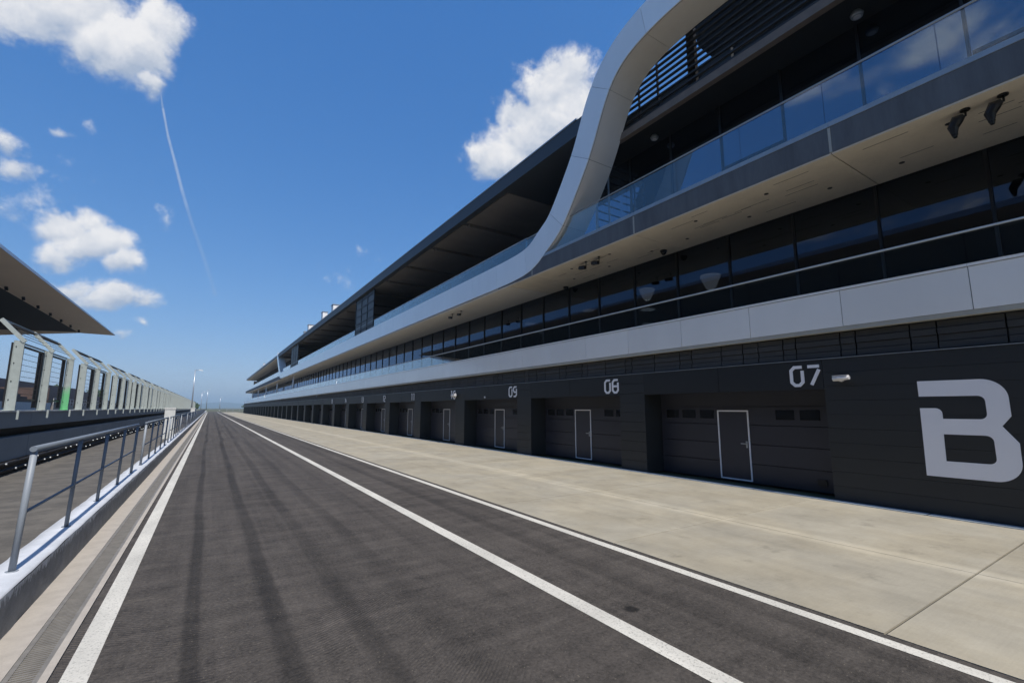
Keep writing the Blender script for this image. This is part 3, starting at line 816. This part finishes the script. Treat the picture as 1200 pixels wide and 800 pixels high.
# second floor glazing
pn2 = MB().box(XG1, XG1+.015, -12.39, -12.39+2.05, 8.66, 12.70).build('glazing_pane', 'upper_glazing', BL)
mu2 = MB().box(XG1-.05, XG1+.12, -12.45, -12.39, 8.645, 12.72).build('mullion', 'frame_dark', BL)
for k in range(1, 14):
    o = inst(pn2, (0, 2.11*k, 0)); o.rotation_euler = (0, R(rn.uniform(-.12, .12)), R(rn.uniform(-.2, .2)))
    inst(mu2, (0, 2.11*k, 0))
of = MB().box(XG1-.04, XG1-.005, 6.62, 6.70, 8.65, 10.35).box(XG1-.04, XG1-.005, 8.54, 8.62, 8.65, 10.35).box(XG1-.04, XG1-.005, 6.70, 8.54, 10.27, 10.35).box(XG1-.04, XG1-.005, 7.58, 7.66, 8.65, 10.27)
o0 = of.build('window_frame', 'frame_dark', BL); inst(o0, (0, -6.33, 0))
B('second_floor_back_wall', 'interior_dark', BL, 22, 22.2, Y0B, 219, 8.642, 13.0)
# grille partition closing the end of the near terrace
gt = MB()
for q in range(11): gt.box(13.02, 14.4, 13.45, 13.50, 8.75+q*.36, 8.80+q*.36)
gt.build('grille', 'slat', BL); MB().box(12.98, 13.04, 13.43, 13.52, 8.65, 12.3).build('grille_post', 'steel', BL); MB().box(13.66, 13.72, 13.40, 13.449, 8.65, 12.3).build('grille_post', 'steel', BL)
# ceiling and edge beam of the near terrace, louvre screen above it
B('terrace_ceiling', 'interior_dark', BL, 13.2, 29.9, Y0B, 13.7, 12.74, 12.95)
B('edge_beam', 'beam_brown', BL, 12.98, 13.195, Y0B, 13.6, 12.62, 12.90)
sl = MB().bar((13.06, Y0B, 12.97), (13.06, 13.3, 12.97), .095, .055).build('louvre_slat', 'slat', BL)
for q in range(1, 10): inst(sl, (0, 0, .235*q))
lp = MB().box(13.14, 13.30, 8.62, 8.92, 12.91, 15.2).build('louvre_post', 'frame_dark', BL)
for q in (-1, 1, -2): inst(lp, (0, 4.22*q, 0))
lpt = MB().box(13.135, 13.20, 12.0, 12.06, 12.91, 15.1).build('louvre_stay', 'frame_dark', BL)
for q in (-.9, -1.8): inst(lpt, (0, q, 0))
B('plant_room', 'interior_dark', BL, 14.0, 24, Y0B, 7.4, 12.96, 16.1)
MB().prism_x([(7.41, 12.97), (8.3, 12.97), (8.3, 14.0), (9.0, 15.1), (9.2, 16.05), (7.41, 16.05)], 14.0, 20).build('stair_housing', 'interior_dark', BL)
B('screen_upstand', 'roof_dark', BL, 13.35, 13.5, 7.45, 13.6, 12.96, 13.70)

# --- main roof, section behind the ribbon
def roof(name, y0, y1, z0, z1, m):
    poly = [(XF+.0, z0), (XF+.0, z1-.02), (XF+.5, z1), (30, z1+.25), (30, z0+.0)]
    b = MB(); n = len(poly)
    for yy in (y0, y1): b.v += [(x, yy, z) for x, z in poly]
    b.f += [tuple(range(n)), tuple(n+i for i in reversed(range(n)))]+[(i, (i+1) % n, n+(i+1) % n, n+i) for i in range(n)]
    return b.build(name, m, BL)
roof('roof', 12.6, 113.9, 13.05, 13.74, 'roof_dark')
B('roof_edge_trim', 'steel', BL, XF-.03, XF+.1, 13.2, 113.9, 13.742, 13.80)
rs = MB().box(XF+.35, 22, 19.0, 23.6, 13.0, 13.049).build('roof_soffit_panel', 'roof_soffit', BL)
for k in range(1, 19): inst(rs, (0, 5.0*k, 0))
rb = MB().box(XF+.6, 22, 23.65, 23.95, 12.82, 13.048).build('roof_beam', 'roof_soffit', BL)
for k in range(1, 18): inst(rb, (0, 5.0*k, 0))
B('terrace_back_wall', 'interior_dark', BL, 17.0, 17.2, 13.8, 106, 8.65, 13.0)
w0 = MB().box(16.95, 16.99, 20, 24, 8.7, 11.6).build('terrace_window', 'window_black', BL)
for k in range(1, 16): inst(w0, (0, 5.3*k, 0))
# dark grid screens standing on the terrace edge
def gridscreen(y0, y1, z0, z1):
    s = MB().box(12.04, 12.09, y0, y1, z0, z1).build('screen', 'frame_dark', BL)
    g = MB()
    for i in range(4): yy = y0+(y1-y0)*i/3; g.box(12.0, 12.036, yy-.03, yy+.03, z0, z1)
    for i in range(5): zz = z0+(z1-z0)*(i+.6)/5; g.box(11.975, 12.0, y0, y1, zz-.035, zz+.035)
    g.build('screen_bar', 'slat', s)
gridscreen(42.0, 48.3, 9.25, 12.98); gridscreen(86, 94, 9.25, 12.98)
# --- far section past the ribbon's end
B('slab_beam', 'concrete_beam', BL, XF+.01, XF+.28, 106.2, 215.5, ZS0+.02, 8.66)
gs = MB().box(XF+.14, XF+.152, 107, 107+2.09, 8.67, 9.75).build('balustrade_pane', 'balustrade_glass', BL)
for k in range(1, 52): inst(gs, (0, 2.11*k, 0))
ps3 = MB().box(15.2, 15.215, 107, 107+2.05, 8.66, 12.95).build('glazing_pane', 'glazing', BL)
ms3 = MB().box(15.1, 15.3, 106.94, 107, 8.65, 13.0).build('mullion', 'panel_edge', BL)
for k in range(1, 50): inst(ps3, (0, 2.11*k, 0)); inst(ms3, (0, 2.11*k, 0))
roof('roof', 114.2, 216.3, 13.10, 13.55, 'roof_dark')
B('roof_edge_trim', 'white_panel', BL, XF-.05, XF+.15, 114.2, 216.3, 13.552, 13.76)
B('far_roof_soffit', 'white_soffit', BL, XF+.02, 15.0, 114.2, 216.2, 13.06, 13.098)

# --- the white ribbon: straight band, sweep up, flat top
def smooth_path(pts, n=3):
    for _ in range(n):
        q = [pts[0]]
        for a, b in zip(pts[:-1], pts[1:]):
            q += [(a[0]*.75+b[0]*.25, a[1]*.75+b[1]*.25), (a[0]*.25+b[0]*.75, a[1]*.25+b[1]*.75)]
        pts = q+[pts[-1]]
    return pts
# centre line (y, z) from the south end up and over, down, along, and up again far away
ctrl = [(-13.8, 15.62), (2, 15.62), (7.2, 15.62), (9.0, 15.62), (10.6, 15.30), (11.55, 14.65), (12.2, 13.7), (12.9, 12.2), (13.7, 11.9-1.0), (14.7, 10.6-.85), (15.5, 9.35), (16.5, 8.72), (18.1, 8.585), (20.5, 8.575), (24, 8.575), (60, 8.575), (98, 8.575), (103.5, 8.575), (106.2, 8.7), (108, 9.6), (113.9, 13.6)]
ctrl[8] = (13.75, 11.0-.0); ctrl[9] = (14.75, 9.75)
path = smooth_path(ctrl, 3)
# resample by length
cum = [0.0]
for a, b in zip(path[:-1], path[1:]): cum.append(cum[-1]+math.hypot(b[0]-a[0], b[1]-a[1]))
def at(s):
    s = max(0, min(cum[-1]-1e-6, s))
    lo, hi = 0, len(cum)-1
    while hi-lo > 1:
        m_ = (lo+hi)//2
        if cum[m_] <= s: lo = m_
        else: hi = m_
    t = (s-cum[lo])/max(1e-9, cum[hi]-cum[lo]); a, b = path[lo], path[hi]
    return Vector((a[0]+(b[0]-a[0])*t, a[1]+(b[1]-a[1])*t))
def tang(s): return (at(s+.25)-at(s-.25)).normalized()
def ribbon_piece(s0, s1, x0, x1, hw, m, name, n, xo=None):
    b = MB(); st = []
    for i in range(n+1):
        s = s0+(s1-s0)*i/n; p = at(s); t = tang(s); nr = Vector((-t.y, t.x))
        h = hw
        a, c = p+nr*h, p-nr*h
        st.append((a, c)); b.v += [(x0, a.x, a.y), (x0, c.x, c.y), (x1, c.x, c.y), (x1, a.x, a.y)]
    for i in range(n):
        o = i*4
        for j in range(4): b.f.append((o+j, o+(j+1) % 4, o+4+(j+1) % 4, o+4+j))
    b.f += [(0, 1, 2, 3), (n*4+3, n*4+2, n*4+1, n*4)]
    o = b.build(name, m, BL); return o
HW = .60; XB = 13.02
tot = cum[-1]
ribbon_piece(0.0, tot, XF+.03, XB-.04, HW-.03, 'joint_dark', 'ribbon_core', 260)
s = 0.0
while s < tot-.3:
    p = at(s); L = 2.6 if p.x < 24 else 6.33
    e = min(tot, s+L); n = 10 if p.x < 24 else 2
    if at(e).x > 104: n = 6
    ribbon_piece(s+.006, e-.006, XF-.02, XF+.025, HW, 'white_panel', 'ribbon_face_panel', n)
    # inner and outer side sheets
    for sg, nm in ((1, 'ribbon_top_panel'), (-1, 'ribbon_side_panel')):
        b = MB()
        for i in range(n+1):
            q = s+.006+(e-s-.012)*i/n; pp = at(q); t = tang(q); nr = Vector((-t.y, t.x))*sg
            a, c = pp+nr*(HW-.004), pp+nr*(HW-.026)
            b.v += [(XF+.055, a.x, a.y), (XB, a.x, a.y), (XB, c.x, c.y), (XF+.055, c.x, c.y)]
        for i in range(n):
            o = i*4
            for j in range(4): b.f.append((o+j, o+(j+1) % 4, o+4+(j+1) % 4, o+4+j))
        b.f += [(0, 1, 2, 3), (n*4+3, n*4+2, n*4+1, n*4)]
        b.build(nm, 'white_soffit' if sg < 0 else 'white_panel', BL)
    b = None
    s = e

# ------------------------------------------------------------------ things on the building
def cctv_pair(x, y, z, n, lab, dy=-.9, big=1.0):
    for i in range(n):
        yy = y+i*dy
        t = empty('security_camera', (x, yy, z), lab[i], 'camera', 'security cameras hung under the balcony')
        MB().tube([(x, yy, z), (x, yy, z-.02)], .05, 10).build('base_plate', 'black_plastic', t)
        MB().tube([(x, yy, z-.02), (x, yy, z-.20*big), (x-.02, yy+.04, z-.27*big), (x-.03, yy+.10, z-.27*big)], .016, 8).build('bracket', 'black_plastic', t, smooth=True)
        b = MB().bar((x-.06, yy-.02, z-.25*big), (x-.06, yy+.32*big, z-.20*big), .13*big, .13*big)
        b.build('housing', 'black_plastic', t)
        MB().tube([(x-.06, yy+.32*big, z-.20*big), (x-.06, yy+.36*big, z-.195*big)], .04*big, 10).build('lens', 'window_black', t)
cctv_pair(12.35, 13.5, ZS0-.02, 2, ['black camera under the concrete balcony slab, further of the pair by the ribbon', 'black camera under the concrete balcony slab, nearer of the pair by the ribbon'], -.75)
def hung_camera(y, lab):
    z = ZS0-.02; x = 12.15
    t = empty('security_camera', (x, y, z), lab, 'camera', 'security cameras hung under the balcony')
    MB().tube([(x, y, z), (x, y, z-.03)], .08, 12).build('base_plate', 'black_plastic', t)
    MB().tube([(x, y, z-.03), (x, y, z-.13), (x-.02, y+.12, z-.16)], .022, 8).build('bracket', 'black_plastic', t, smooth=True)
    MB().tube([(x-.02, y+.02, z-.12), (x-.02, y+.12, z-.16), (x-.02, y+.20, z-.30), (x-.02, y+.19, z-.44)], [.04, .105, .09, .05], 12).build('housing', 'black_plastic', t)
    MB().tube([(x-.02, y+.19, z-.441), (x-.02, y+.185, z-.52)], [.055, .03], 10).build('lens', 'window_black', t)
for y_, lab_ in zip((2.15, 1.62), ['black camera under the balcony slab at upper right, the left of that pair', 'black camera under the balcony slab at upper right, the right of that pair']): hung_camera(y_, lab_)
cctv_pair(12.4, 26.0, ZS0-.02, 2, ['small camera under the smooth white soffit, further of that pair', 'small camera under the smooth white soffit, nearer of that pair'], -1.2)
for x, y, lab in ((13.9, 10.9, 'black dome camera under the concrete slab near the dark glazing'), (14.2, 17.0, 'black dome camera beside the joint where the soffit turns white')):
    t = empty('dome_camera', (x, y, ZS0-.02), lab, 'camera')
    MB().tube([(x, y, ZS0-.02), (x, y, ZS0-.07)], .13, 14).build('base_plate', 'black_plastic', t)
    MB().tube([(x, y, ZS0-.071), (x, y, ZS0-.13), (x, y, ZS0-.19)], [.11, .10, .05], 14).build('dome', 'window_black', t, smooth=True)
# white camera on the dark wall beside number 07
def wall_camera(y, z, lab, s=1.0):
    t = empty('wall_camera', (XF, y, z), lab, 'camera')
    MB().tube([(XF-.001, y, z), (XF-.035, y, z)], .07*s, 12).build('base_plate', 'white_plastic', t)
    MB().tube([(XF-.036, y, z), (XF-.13, y+.0, z-.01)], .03*s, 8).build('bracket', 'white_plastic', t)
    b = MB().tube([(XF-.15, y+.10*s, z-.01), (XF-.16, y-.02, z), (XF-.17, y-.22*s, z+.01)], [.055*s, .06*s, .045*s], 10); b.build('housing', 'white_plastic', t, smooth=True)
    MB().bar((XF-.155, y+.10*s, z+.058*s), (XF-.17, y-.20*s, z+.062*s), .10*s, .012).build('sun_shield', 'white_plastic', t)
wall_camera(4.62, 2.65, 'white bullet camera on the black wall right of number 07')
wall_camera(24.0, 2.72, 'white box camera on the black front beside number 10', 1.6)
t = empty('wall_sensor', (XF, 20.6, 2.55), 'tiny white sensor on the black header left of number 09', 'sensor')
MB().tube([(XF-.001, 20.6, 2.55), (XF-.05, 20.6, 2.55)], .045, 10).build('sensor_body', 'white_plastic', t)
# ribbon spot lamp and ceiling lamps
t = empty('spot_lamp', (13.05, 12.35, 12.95), 'small white lamp where the ribbon meets the louvre screen', 'lamp')
MB().tube([(12.98, 12.45, 12.80), (12.93, 12.42, 12.95), (12.90, 12.40, 13.08)], [.05, .075, .06], 12).build('lamp_body', 'white_plastic', t, smooth=True)
MB().tube([(13.04, 12.5, 12.85), (12.95, 12.42, 12.95)], .02, 8).build('bracket', 'steel', t)
for x, y, z, lab in ((14.0, 11.15, 12.74, 'round grey lamp in the dark terrace ceiling near the ribbon'), (14.0, 4.25, 12.74, 'round grey lamp in the dark terrace ceiling at upper right')):
    t = empty('ceiling_lamp', (x, y, z), lab, 'lamp')
    MB().tube([(x, y, z), (x, y, z-.10), (x, y, z-.18)], [.09, .16, .13], 16).build('lamp_bowl', 'steel', t, smooth=True)
    MB().tube([(x, y, z-.181), (x, y, z-.19)], .09, 14).build('lamp_lens', 'white_plastic', t)
# pendant lamps behind the first floor glazing
def pendant(x, y, z, s, lab):
    t = empty('pendant_lamp', (x, y, z), lab, 'lamp', 'pendant lamps behind the first floor glass')
    MB().tube([(x, y, z), (x, y, z+.12*s), (x, y, z+.55*s)], [.13*s, .22*s, .40*s], 18, cap=False).build('lamp_shade', 'lamp_shade', t, smooth=True, fix=False)
    MB().tube([(x, y, z+.55*s), (x, y, 7.6)], .012, 6).build('cord', 'frame_dark', t)
    MB().tube([(x, y, z+.56*s), (x, y, z+.59*s)], .40*s, 18).build('rim', 'lamp_shade', t)
pendant(16.2, 10.55, 6.62, .95, 'large pale conical lamp behind the glass between numbers 08 and 07')
def disc(x, y, z, s, lab):
    t = empty('pendant_lamp', (x, y, z), lab, 'lamp', 'pendant lamps behind the first floor glass')
    MB().tube([(x, y, z), (x, y, z+.05*s), (x, y, z+.10*s)], [.36*s, .40*s, .2*s], 18).build('lamp_shade', 'lamp_shade', t, smooth=True)
    MB().tube([(x, y, z+.10*s), (x, y, 7.6)], .012, 6).build('cord', 'frame_dark', t)
pendant(16.0, 13.55, 6.75, .85, 'pale conical lamp behind the glass above the two lamp discs')
disc(16.0, 13.55, 6.30, .8, 'upper flat pale lamp disc below the cone behind the glass')
disc(16.0, 13.55, 5.65, .7, 'lower flat pale lamp disc behind the glass above number 08')
disc(16.0, 17.4, 6.95, .8, 'flat white lamp disc behind the glass left of the lamp cones')
disc(16.0, 22.6, 7.05, .8, 'small flat lamp disc behind the glass, third from the right')
disc(16.0, 21.4, 6.35, .6, 'small low lamp disc behind the glass over number 09')
# roof plant boxes
for x, y, h, w, lab in ((13.6, 66.0, 1.9, .75, 'white rooftop plant box, first of the row from the right'), (13.6, 73.5, 2.2, .6, 'narrow white rooftop plant box, second of the row from the right'), (13.6, 84.0, 1.8, 1.0, 'wide white rooftop plant box, third of the row from the right'), (13.6, 90.0, 1.5, .45, 'slim white rooftop plant box, leftmost of the nearer row'), (13.6, 163.0, 1.6, 1.0, 'white rooftop plant box far away on the end roof'), (13.6, 171.0, 1.3, .9, 'last white rooftop plant box far away on the end roof')):
    t = empty('roof_vent', (x, y, 13.7), lab, 'vent', 'white plant boxes on the roof')
    w *= .55
    B('vent_housing', 'white_plastic', t, x-w, x+w, y-.6, y+.6, 14.2, 14.2+h)
    B('vent_cap', 'steel', t, x-w-.08, x+w+.08, y-.68, y+.68, 14.2+h, 14.28+h)
    for sx in (-1, 1):
        B('leg', 'steel', t, x+sx*w*.8-.05, x+sx*w*.8+.05, y-.5, y-.4, 13.74, 14.2)
# floodlights under the fascia far along
for y, lab in ((62, 'small dark floodlight under the balcony, nearest of the far three'), (98, 'small dark floodlight under the balcony, middle of the far three'), (140, 'small dark floodlight under the balcony, furthest of the three')):
    t = empty('floodlight', (XF-.02, y, 3.6), lab, 'lamp', 'floodlights under the balcony')
    MB().bar((XF+.05, y, 3.55), (XF-.4, y, 3.5), .06, .06).build('arm', 'black_plastic', t)
    MB().box(XF-.62, XF-.38, y-.3, y+.3, 3.36, 3.56).build('housing', 'black_plastic', t)

# ------------------------------------------------------------------ grandstand across the track
def stand():
    t = empty('grandstand', (-30, 40, 0), 'large grandstand at left with a beige undersided canopy over the track', 'building')
    XO, YE = -16.6, 116.7; YS = -70
    # canopy as a wedge that thins towards the tip
    b = MB()
    near = [(XO, 16.0), (XO, 16.5), (-30, 17.0), (-46, 15.6), (-46, 13.0), (-21.7, 16.05)]
    far = [(XO, 16.0), (XO, 16.10), (-30, 16.2), (-46, 13.8), (-46, 13.0), (-21.7, 16.05)]
    n = 6
    b.v += [(x, YS, z) for x, z in near]+[(x, YE, z) for x, z in far]
    b.f += [tuple(range(n)), tuple(n+i for i in reversed(range(n)))]+[(i, (i+1) % n, n+(i+1) % n, n+i) for i in range(n)]
    b.build('canopy', 'canopy_soffit', t)
    b = MB(); b.v += [(x, YS, z) for x, z in ((XO+.003, 15.98), (XO+.12, 15.98), (XO+.12, 16.62), (XO+.003, 16.62))]+[(x, YE+.02, z) for x, z in ((XO+.003, 15.99), (XO+.06, 15.99), (XO+.06, 16.14), (XO+.003, 16.14))]
    b.f += [(0, 1, 2, 3), (7, 6, 5, 4)]+[(i, (i+1) % 4, 4+(i+1) % 4, 4+i) for i in range(4)]
    b.build('canopy_edge', 'canopy_edge', t)
    b = MB()
    for zt in (0, .04): b.v += [(-21.75, YS, 15.99+zt), (-45.5, YS, 13.01+zt), (-45.5, 100, 13.01+zt), (-21.75, 115.0, 15.99+zt)]
    b.f += [(0, 1, 2, 3), (7, 6, 5, 4)]+[(i, (i+1) % 4, 4+(i+1) % 4, 4+i) for i in range(4)]
    b.build('roof_lining', 'interior_dark', t)
    l0 = MB().bar((-21.0, 64, 15.98), (-21.0, 64.3, 15.68), .28, .2).build('canopy_light', 'frame_dark', t)
    for k in range(1, 9): inst(l0, (0, 6.0*k, 0))
    for k in range(1, 14): inst(l0, (0, -9.0*k, 0))
    # terraces
    r_ = MB().box(-24.3, -23.5, YS, 112, 1.0, 2.2).build('terrace_row', 'stand_concrete', t)
    s_ = MB().box(-24.2, -23.8, YS, 112, 2.2, 2.65).build('seat_row', 'seat_brown', t)
    for k in range(1, 24): inst(r_, (-.85*k, 0, .42*k)); inst(s_, (-.85*k, 0, .42*k))
    B('front_wall', 'wall_pale', t, -23.49, -23.3, YS, 112, 0, 2.9)
    B('back_wall', 'interior_dark', t, -46, -45.6, YS, 112, 0, 13.0)
    c0 = MB().tube([(-38, -60, 2), (-38, -60, 14.0)], .35, 12).build('column', 'stand_concrete', t, smooth=True)
    for k in range(1, 12): inst(c0, (0, 15*k, 0))
stand()
def stand2():
    t = empty('open_grandstand', (-32, 165, 0), 'low dark brown open grandstand seen through the debris fence windows', 'building')
    r_ = MB().box(-27.4, -26.5, 128, 235, .4, 2.2).build('terrace_row', 'seat_brown', t)
    for k in range(1, 18): inst(r_, (-.9*k, 0, .40*k))
    B('front_wall', 'stand_concrete', t, -26.49, -26.2, 128, 235, 0, 2.6)
    b = MB()
    for i in range(40): b.bar((-26.3, 128+i*2.7, 2.6), (-26.3, 128+i*2.7, 3.9), .08, .08)
    for z in (3.2, 3.9): b.bar((-26.3, 128, z), (-26.3, 235, z), .08, .08)
    b.build('front_railing', 'wall_pale', t)
    B('side_wall', 'seat_brown', t, -42, -27, 127.5, 127.9, 0, 6)
stand2()

# ------------------------------------------------------------------ lamp posts
def lamp_post(x, y, h, lab, r=.10, arm=1.3):
    t = empty('lamp_post', (x, y, 0), lab, 'street lamp', 'lamp posts along the walkway')
    MB().tube([(x, y, 0), (x, y, h*.5), (x, y, h)], [r*1.5, r*1.15, r*.8], 12).build('pole', 'steel', t, smooth=True)
    MB().tube([(x, y, h-.02), (x+arm*.5, y, h+.12), (x+arm*.7, y, h+.12)], .05, 8).build('arm', 'steel', t, smooth=True)
    MB().bar((x+arm*.55, y, h+.10), (x+arm*1.1, y, h+.0), .34, .16).build('lamp_head', 'white_plastic', t)
    B('base', 'wall_pale', t, x-.3, x+.3, y-.3, y+.3, 0, .5)
lamp_post(-3.3, 124, 10.3, 'tall grey lamp post standing on the walkway, the nearest and tallest')
lamp_post(-4.2, 320, 11, 'distant lamp post near the end of the lane, left of two', .14)
lamp_post(-1.6, 330, 13, 'distant lamp post near the end of the lane, right of two', .14)
lamp_post(6.5, 420, 10, 'faint distant lamp post on the skyline right of the others', .16)

# ------------------------------------------------------------------ trees, far fence posts, hills
def tree(x, y, h, w, lab, seed):
    rr = random.Random(seed)
    t = empty('tree', (x, y, 0), lab, 'tree', 'trees beyond the circuit')
    MB().tube([(x, y, -.1), (x+.1, y, h*.3), (x, y+.1, h*.7)], [.28, .2, .06], 8).build('trunk', 'trunk', t, smooth=True)
    b = MB()
    for i in range(5):
        a = rr.uniform(0, 6.28); b.tube([(x, y, h*.3+i*.3), (x+math.cos(a)*w*.6, y+math.sin(a)*w*.6, h*.6+i*.3)], [.1, .03], 6)
    b.build('limbs', 'trunk', t)
    b = MB()
    cl_ = [(rr.gauss(0, .42), rr.gauss(0, .42), rr.uniform(-.8, .9), rr.uniform(.25, .5)) for _ in range(16)]
    for i in range(1500):
        c = rr.choice(cl_); d = Vector((rr.gauss(0, 1), rr.gauss(0, 1), rr.gauss(0, 1))).normalized()*c[3]*rr.uniform(.5, 1)
        p = Vector((x+(c[0]+d.x)*w, y+(c[1]+d.y)*w, h*.62+(c[2]*.75+d.z)*h*.38))
        u = Vector((rr.gauss(0, 1), rr.gauss(0, 1), rr.gauss(0, 1))).normalized(); v = u.orthogonal().normalized(); s = rr.uniform(.18, .4)
        b.quad(tuple(p-u*s), tuple(p+v*s*.6), tuple(p+u*s), tuple(p-v*s*.6))
    b.build('crown', 'leaves', t, fix=False)
tree(-52, 245, 13, 5.0, 'dark tree rising behind the open grandstand, tallest in the fence windows', 1)
tree(-62, 262, 11, 4.5, 'dark tree behind the open grandstand at its left', 2)
tree(-44, 268, 10.5, 4.5, 'dark tree behind the far end of the open grandstand', 3)
tree(-7.5, 330, 5.0, 3.0, 'small bushy tree at the far end of the lane, left side', 4)
tree(-10.5, 345, 6.0, 3.2, 'second bushy tree at the far end behind the fence', 5)
tree(30, 520, 6.5, 4.0, 'round tree on the skyline left of the building end', 6)
tree(46, 540, 6.0, 4.5, 'low wide tree on the skyline close to the building end', 7)
def hills():
    b = MB(); n = 240
    ridge = []
    for i in range(n+1):
        x = -9000+18000*i/n
        z = 45+55*mnoise.noise(Vector((x*.00045, 3.3, 0)))+25*mnoise.noise(Vector((x*.0016, 1.3, 0)))+8*mnoise.noise(Vector((x*.006, 7.3, 0)))
        z += 45*math.exp(-((x-150)/420)**2)
        ridge.append((x, max(16, z)))
    rows = [(7000, 0.0), (7500, .45), (8200, .8), (9000, 1.0), (10500, .6), (11800, 0)]
    for yy, f in rows:
        for x, z in ridge: b.v.append((x, yy+200*mnoise.noise(Vector((x*.001, yy*.001, 5))), -.5+z*f*(1+.12*mnoise.noise(Vector((x*.003, yy*.003, 9))))))
    for r_ in range(len(rows)-1):
        for i in range(n):
            a = r_*(n+1)+i; b.f.append((a, a+1, a+n+2, a+n+1))
    o = b.build('hills', 'hill', smooth=True, fix=False); o['kind'] = 'structure'
hills()
def end_barrier():
    t = empty('end_fence', (30, 300, 0), 'low pale mesh fence with posts closing the far end of the lane', 'fence')
    p0_ = MB().box(7.95, 8.05, 300, 300.1, 0, 2.6).build('post', 'steel', t)
    for k in range(1, 16): inst(p0_, (3*k, 0, 0))
    b = MB()
    for z in (.4, 1.0, 1.6, 2.2): b.bar((8, 300.05, z), (53, 300.05, z), .05, .05)
    b.build('fence_wires', 'steel', t)
end_barrier()

# ------------------------------------------------------------------ air
def haze():
    b = MB().box(-12500, 12500, -7000, 12800, -1.06, 210); o = b.build('haze', 'hill')
    m = bpy.data.materials.new('haze'); m.use_nodes = True; t = NT(m.node_tree); t.n.clear()
    out = t.new('ShaderNodeOutputMaterial'); v = t.new('ShaderNodeVolumePrincipled')
    v.inputs['Color'].default_value = (.62, .83, .98, 1); v.inputs['Density'].default_value = 2.2e-4; v.inputs['Anisotropy'].default_value = .1
    t.l.new(v.outputs[0], out.inputs['Volume'])
    o.data.materials.clear(); o.data.materials.append(m); o['kind'] = 'stuff'
haze()
